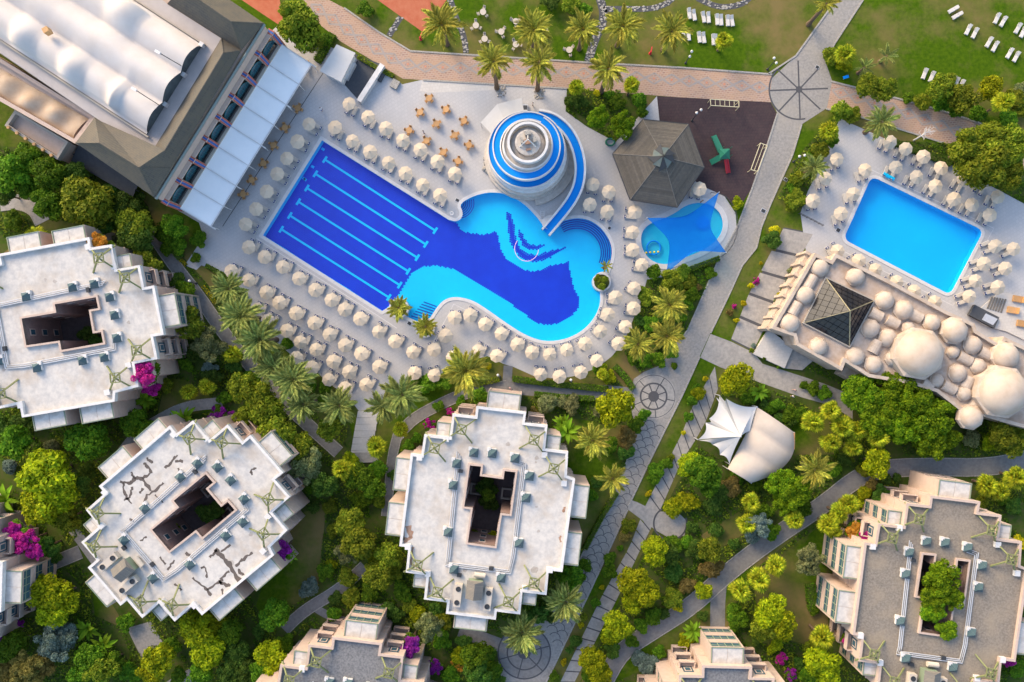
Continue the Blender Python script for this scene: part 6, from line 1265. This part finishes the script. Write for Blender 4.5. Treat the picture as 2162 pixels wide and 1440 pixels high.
FP = [('fan palm in the bed by the promenade and gazebo', [(2, 1840, 540, 5, 65), (2, 1490, 555, 3, 60)]), ('fan palm shading the lawn loungers', [(3, 265, 260, 4, 65)]), ('fan palm at the lawn corner by the roundabout', [(3, 1030, 345, 4, 75)]), ('fan palm in the bed at the head of azure deck', [(3, 930, 830, 3, 75)]), ('fan palm leaning over the promenade shrubs', [(3, 2040, 650, 6, 75)]),
      ('fan palm in the golden cluster below the big glossy tree', [(6, 830, 1230, 4, 80), (6, 940, 1160, 4.5, 75), (6, 1010, 1260, 4.5, 85), (6, 940, 1360, 4, 75), (6, 1110, 1290, 4, 75), (6, 1240, 1330, 4.5, 80), (6, 1080, 1390, 3.5, 70)]),
      ('fan palm beside the winding lower path', [(9, 440, 305, 3.5, 70), (9, 410, 435, 3.5, 75), (9, 710, 415, 4, 75), (9, 1060, 315, 4, 75), (9, 990, 370, 4.5, 75), (9, 920, 440, 4, 75), (9, 960, 480, 3.5, 60)]), ('fan palm in the row across the lower lawn', [(9, 590, 700, 4, 80), (9, 490, 790, 4, 85), (9, 370, 860, 4, 80)]), ('fan palm above the small grey roofed block', [(9, 880, 1150, 5, 85)]), ('fan palm behind the gravel roofed block', [(9, 1930, 190, 4, 80), (9, 2110, 140, 4, 85), (9, 2010, 230, 4, 70)]),
      ('fan palm beside the white steps', [(5, 375, 1280, 4, 65), (5, 225, 1390, 4, 80), (5, 1660, 930, 2, 45)]), ('fan palm between the two white roofed blocks', [(4, 1200, 1040, 3, 65), (4, 1310, 1010, 3, 60), (4, 1470, 800, 3, 75), (4, 230, 60, 4, 75)]), ('fan palm between the cracked and peeling blocks', [(8, 90, 110, 4, 70), (8, 10, 90, 5, 80)])]
for lab, l in FP:
    for (k, x, y, h, r) in l: fanpalm(OFF[k][0] + x / 3, OFF[k][1] + y / 3, h, r / 36.0 * .95, lab)
# banana clumps
def ban_mesh():
    mb = MB(); n = 10; L = []
    for i in range(n + 1):
        t = i / n; x = t; z = .55 * t - .62 * t * t; w_ = .15 * math.sin(PI * (.06 + .92 * t)) ** .7
        L += [(x, -w_, z + .03), (x, 0, z), (x, w_, z + .03)]
    return mb.add(L, [(3 * i + j, 3 * i + j + 1, 3 * i + j + 4, 3 * i + j + 3) for i in range(n) for j in range(2)]).mesh('banana_leaf', L_['ban'])
BN = ban_mesh()
def banana(k, x, y, r, place):
    pc[0] += 1; g = random.Random(pc[0]); p = R(k, x, y, 2.0); p.z = 0; t = thing('banana_plant', place, 'banana plant', p, 0, 'banana plants: ' + place); rm = r / 36.0; MB().tube([(0, 0, 0), (0, 0, 1.9)], [.16, .1], 8).build('stem', L_['ban'], t)
    for q in range(13): link('banana_leaf', BN, t, (0, 0, 1.7), rot=(g.uniform(-.3, .3), -rad(g.uniform(-5, 45)), q * 2.4), sca=rm * g.uniform(.75, 1.1))
for a_ in ((4, 1170, 1215, 95, 'banana plant beside the curved slab path'), (4, 1090, 1240, 75, 'banana plant beside the curved slab path'), (7, 40, 290, 105, 'banana plant at the garden edge above the bougainvillea'), (7, 560, 1100, 90, 'banana plant in the crowded corner garden'), (7, 650, 1210, 90, 'banana plant in the crowded corner garden'), (5, 1430, 1290, 105, 'banana plant right of the peeling white block'), (5, 1400, 1240, 70, 'banana plant right of the peeling white block'), (9, 70, 1120, 75, 'banana plant at the small grey roofed block'), (7, 1840, 640, 50, 'banana plant under the cracked roof block'), (4, 920, 1090, 70, 'banana plant under the long white roofed block'), (6, 490, 1040, 70, 'banana plant between tent and slope path')): banana(*a_)
for (x, y, r, lab) in ((843, 651, 1.75, 'white round planter with a small palm beside the pool steps'), (898, 692, 1.75, 'white round planter with a small palm on the deck side of pool steps'), (1270, 596, 1.65, 'white round planter bulging into the curved pool')):
    p = W(x, y); t = thing('round_planter', lab, 'planter', p); MB().lathe((0, 0, -1.25), [(r, 0), (r, 1.75), (r - .3, 1.78), (r - .32, 1.5)], 28, cap=False).build('rim', M['coping'], t); MB().lathe((0, 0, .0), [(r - .3, .36), (.05, .45)], 20).build('soil', M['soil'], t)
for (x, y) in ((1270, 605), (1276, 590), (1263, 588)): tree((x, y), .85, 'm', 'inside the planter that bulges into the pool', 1.1)
for (x, y) in ((1058, 193), (1139, 198)):
    t = thing('palm_surround', 'square of white pebbles round a tall date palm foot', 'pebble bed', W(x, y), 0, 'pebble squares'); g = random.Random(x)
    for k in range(46): s = g.uniform(.12, .2); MB().lathe((g.uniform(-.9, .9), g.uniform(-1, 1), .01), [(s, 0), (s * .8, .1), (s * .3, .15)], 6, 0, g.random()).build('pebble', M['stone'], t)
# bare white ornamental tree
wt2 = thing('white_tree', 'bare white painted tree ornament behind the azure pool parasols', 'ornament', R(3, 1465, 890)); MB().tube([(0, 0, 0), (.5, .35, 1.6), (1.1, .75, 2.8)], [.14, .11, .08], 6).build('trunk', M['white'], wt2); g = random.Random(3)
for k in range(22):
    p = Vector((.5, .35, 1.6)).lerp(Vector((1.1, .75, 2.8)), g.random()); d = Vector((g.uniform(-.7, 1), g.uniform(-.7, 1), g.uniform(.1, .8))); q = p + d * g.uniform(.6, 1.2); MB().tube([p, q], [.05, .03], 5).tube([q, q + Vector((d.x * .4, -d.y * .3, .3))], [.03, .015], 4).tube([q, q + Vector((-d.x * .3, d.y * .5, .2))], [.03, .015], 4).build('branch', M['white'], wt2)

# ------------------------------------------------------------------ people
def body_mesh():
    vs = [(0, 0, .95), (0, 0, 1.2), (0, 0, 1.42), (0, 0, 1.52), (0, .02, 1.64), (0, .01, 1.74), (.2, 0, 1.40), (.27, .04, 1.14), (.27, .16, .92), (.28, .2, .84), (-.2, 0, 1.40), (-.27, -.03, 1.14), (-.27, .05, .9), (-.27, .09, .82), (.1, 0, .9), (.12, .10, .5), (.12, .02, .08), (.12, .16, .04), (-.1, 0, .9), (-.12, -.06, .5), (-.12, -.2, .1), (-.12, -.08, .04)]
    rs = [.15, .13, .16, .06, .10, .085, .065, .05, .04, .045, .065, .05, .04, .045, .10, .07, .05, .045, .10, .07, .05, .045]
    es = [(0, 1), (1, 2), (2, 3), (3, 4), (4, 5), (2, 6), (6, 7), (7, 8), (8, 9), (2, 10), (10, 11), (11, 12), (12, 13), (0, 14), (14, 15), (15, 16), (16, 17), (0, 18), (18, 19), (19, 20), (20, 21)]
    me = D.meshes.new('body'); me.from_pydata(vs, es, []); o = D.objects.new('body_tmp', me); C.objects.link(o); o.modifiers.new('skin', 'SKIN'); o.modifiers.new('sub', 'SUBSURF').levels = 1
    for i, v in enumerate(me.skin_vertices[0].data): v.radius = (rs[i], rs[i] * (.75 if i in (0, 1, 2) else 1)); v.use_root = (i == 0)
    bpy.context.view_layer.update(); m2 = D.meshes.new_from_object(o.evaluated_get(bpy.context.evaluated_depsgraph_get())); D.objects.remove(o); m2.name = 'body'; return m2
BM = body_mesh()
def person(label, px, py, rz, shirt, trous, hair=(.03, .02, .015)):
    t = thing('person', label, 'person', W(px, py) + Vector((0, 0, .03)), rz); me = BM.copy(); me.materials.clear(); ms = [mat('cloth', shirt, .9), mat('cloth', trous, .9), M['skin'], mat('hair', hair, .8)]
    for m_ in ms: me.materials.append(m_)
    for p in me.polygons:
        c_ = p.center; p.material_index = 3 if c_.z > 1.68 or (c_.z > 1.6 and c_.y < -.01) else (2 if c_.z > 1.46 or (abs(c_.x) > .22 and c_.z < 1.2) else (0 if c_.z > .92 else (1 if c_.z > .45 else 2))); p.use_smooth = True
    link('body', me, t); 
    for s in (-1, 1): MB().box((.05 * s, .115, 1.66), (.03, .02, .02)).build('eye', M['dark'], t)
person('person in white top and dark trousers walking past the tower canopy', 1125, 223, 1.0, (.7, .68, .65), (.05, .05, .06))
person('person in pink top walking on the dark hedged path', 1078, 820, 2.0, (.65, .35, .38), (.6, .6, .6))
person('person in pale pink walking ahead on the path by the big tree', 1674, 823, 2.4, (.68, .45, .42), (.5, .4, .35))
person('person in white shirt and blue trousers on the path by the big tree', 1670, 836, 2.4, (.8, .8, .8), (.06, .10, .30))
person('person in white and navy crossing the deck near the awning tables', 681, 234, .6, (.75, .75, .75), (.03, .06, .25))
person('person in grey standing between the deck tables', 896, 282, 1.6, (.35, .35, .37), (.08, .08, .09))
person('person in brown beside the shaded slide tower rocks', 1479, 447 - 20, .4, (.25, .15, .10), (.05, .05, .05))

# ------------------------------------------------------------------ small things
bn = thing('info_sign', 'small blue information sign beside the promenade start', 'sign', R(3, 1020, 503)); MB().box((0, 0, 1.2), (1.0, .5, .08), .3).build('panel', M['slideblue'], bn); MB().tube([(0, 0, 0), (0, 0, 1.2)], .05, 6).build('post', M['metal'], bn)
for (k, x, y, lab) in ((3, 500, 255, ''),): pass
for (k, x, y, lab) in ((2, 505, 250, 'red fire hydrant stand on the lawn beside the clay court'), (2, 1958, 340, 'red fire hydrant stand on the lawn above the promenade')):
    t = thing('hydrant', lab, 'hydrant', R(k, x, y)); MB().lathe((0, 0, 0), [(.28, 0), (.2, .1), (.17, .8), (.2, .85), (.12, 1.05)], 10).build('barrel', M['red'], t); MB().bar((0, 0, .6), (.25, 1.0, .5), .18).build('hose_arm', M['red'], t)
for (k, x, y, s1, s2, lab) in ((2, 737, 1268, .8, .6, 'grey drain hatch at the corner of pool peninsula'), (5, 433, 608, .8, .7, 'grey drain hatch beside the pool steps'), (3, 515, 1335, .9, .7, 'dark drain hatch on the avenue edge'), (3, 657, 1138, .7, .6, 'dark drain hatch in the grass verge'), (3, 857, 425, .7, .6, 'dark drain hatch on the roundabout'), (6, 990, 18, .8, .8, 'grey drain hatch beside the azure pool'), (5, 1700, 5, .6, .6, 'grey drain hatch beside the curved steps')):
    tag(MB().box(R(k, x, y, .04), (s1, s2, .07), rad(-30)).box(R(k, x, y, .08), (s1 * .8, s2 * .8, .02), rad(-30), 1).build('drain_hatch', [M['metal'], M['dark']]), lab, 'drain cover')
lb = thing('pool_cover_reel', 'turquoise rolled cover lying at the azure pool corner', 'cover roll', R(3, 1303, 1120)); MB().tube([(-.95, .5, .3), (.95, -.5, .3)], .32, 12).build('roll', M['cyan'], lb); MB().box((0, 0, .06), (.9, .7, .12), rad(-28)).build('cradle', M['metal'], lb)
lr = thing('life_ring', 'white life ring stand on the pool peninsula', 'life ring', R(2, 705, 1358)); MB().tube([Vector((.28 * math.cos(t * PI / 8), .28 * math.sin(t * PI / 8), 1.1)) for t in range(17)], .08, 8).build('ring', M['white'], lr); MB().tube([(0, 0, 0), (0, 0, 1.1)], .05, 6).build('post', M['white'], lr)
tag(MB().tube([R(2, 1705, 900, .25) + Vector((.75 * math.cos(t * PI / 9), .6 * math.sin(t * PI / 9), 0)) for t in range(19)], .16, 8).build('hose_reel', M['tgreen']), 'coiled dark green garden hose below the glossy shrubs', 'hose')
rl = thing('pool_rail', 'chrome hand rail beside the slide landing', 'hand rail', R(2, 1275, 1360));
for s in (-.3, .3): MB().tube([(s, -.6, 0), (s, -.5, .8), (s, .5, .8), (s, .6, 0)], .04, 6).build('rail', M['metal'], rl)
for k in range(4): MB().bar((-.3, -.5 + .33 * k, .3 + .1 * k), (.3, -.5 + .33 * k, .3 + .1 * k), .05).build('rung', M['white'], rl)
# kids pool fence
kf = thing('pool_fence', 'thin dark railing curving round the wading pool deck', 'fence'); fpz = [W(q_[0], q_[1]) for q_ in chaikin([(1500, 408), (1530, 413), (1552, 445), (1557, 490), (1537, 535), (1500, 552), (1455, 566)], 2, False)]
for i in range(len(fpz) - 1):
    a_, b_ = fpz[i], fpz[i + 1]; MB().bar((a_.x, a_.y, 1.0), (b_.x, b_.y, 1.0), .06).bar((a_.x, a_.y, .5), (b_.x, b_.y, .5), .04).build('rail', M['dark'], kf); MB().tube([(a_.x, a_.y, 0), (a_.x, a_.y, 1.03)], .04, 5).build('post', M['dark'], kf)
lf = thing('deck_fence', 'dark railing closing off the corner of azure pool deck', 'fence'); a_, b_ = R(3, 735, 1355), R(3, 885, 1432)
for k in range(7): p = a_.lerp(b_, k / 6); MB().tube([p, p + Vector((0, 0, 1.1))], .04, 5).build('post', M['dark'], lf)
for z in (.4, .75, 1.1): MB().bar(a_ + Vector((0, 0, z)), b_ + Vector((0, 0, z)), .05).build('rail', M['dark'], lf)
# terrace on the right edge of the bath house
tr_ = thing('side_terrace', 'pale terrace with dark screened plunge tub beyond the bath house', 'terrace'); MB().prism([R(6, x, y) for x, y in ((2000, 415), (2075, 420), (2260, 500), (2260, 760), (2050, 660), (1900, 620), (1830, 560))], 0, .25).build('floor', M['deckw'], tr_); MB().prism([R(6, x, y, .9) for x, y in ((1855, 490), (2010, 570), (1980, 640), (1820, 555))], .2, .9).build('tub', M['charcoal'], tr_); MB().prism([R(6, x, y, .95) for x, y in ((1925, 545), (2000, 580), (1970, 620), (1900, 585))], .5, .95).build('tub_lid', M['metal'], tr_)
for k in range(6): a_ = R(6, 1965 + 17 * k, 440 + 3 * k, .3); b_ = R(6, 1935 + 17 * k, 515 + 5 * k, .3); MB().bar(a_, b_, .28, .12).build('plank', M['plank'], tr_)
for i, (x, y) in enumerate(((2125, 455), (2090, 525), (2150, 610))):
    t = thing('timber_lounger', 'orange timber lounge seat on the pale side terrace', 'lounge seat', R(6, x, y, .3), rad(-10), 'timber seats'); MB().box((0, 0, .2), (1.9, 1.1, .3)).build('seat', M['wood'], t); MB().box((.75, 0, .55), (.12, 1.1, .6), 0).build('backrest', M['wood'], t)
stp = thing('white_steps', 'flight of worn white stone terraces leading down from the deck', 'steps')
for i in range(7):
    x0_, y0_ = 758 - i * 2.5, 868 + i * 14; MB().prism(WP([(x0_ - 2, y0_), (x0_ + 42, y0_ - 1), (x0_ + 41, y0_ + 13.2), (x0_ - 4, y0_ + 13.2)]), -.2, .22 - .025 * i).build('tread', M['deckw'], stp)
MB().prism(WP([(735, 955), (800, 955), (798, 975), (732, 978)]), 0, .3).build('landing', M['concrete'], stp)
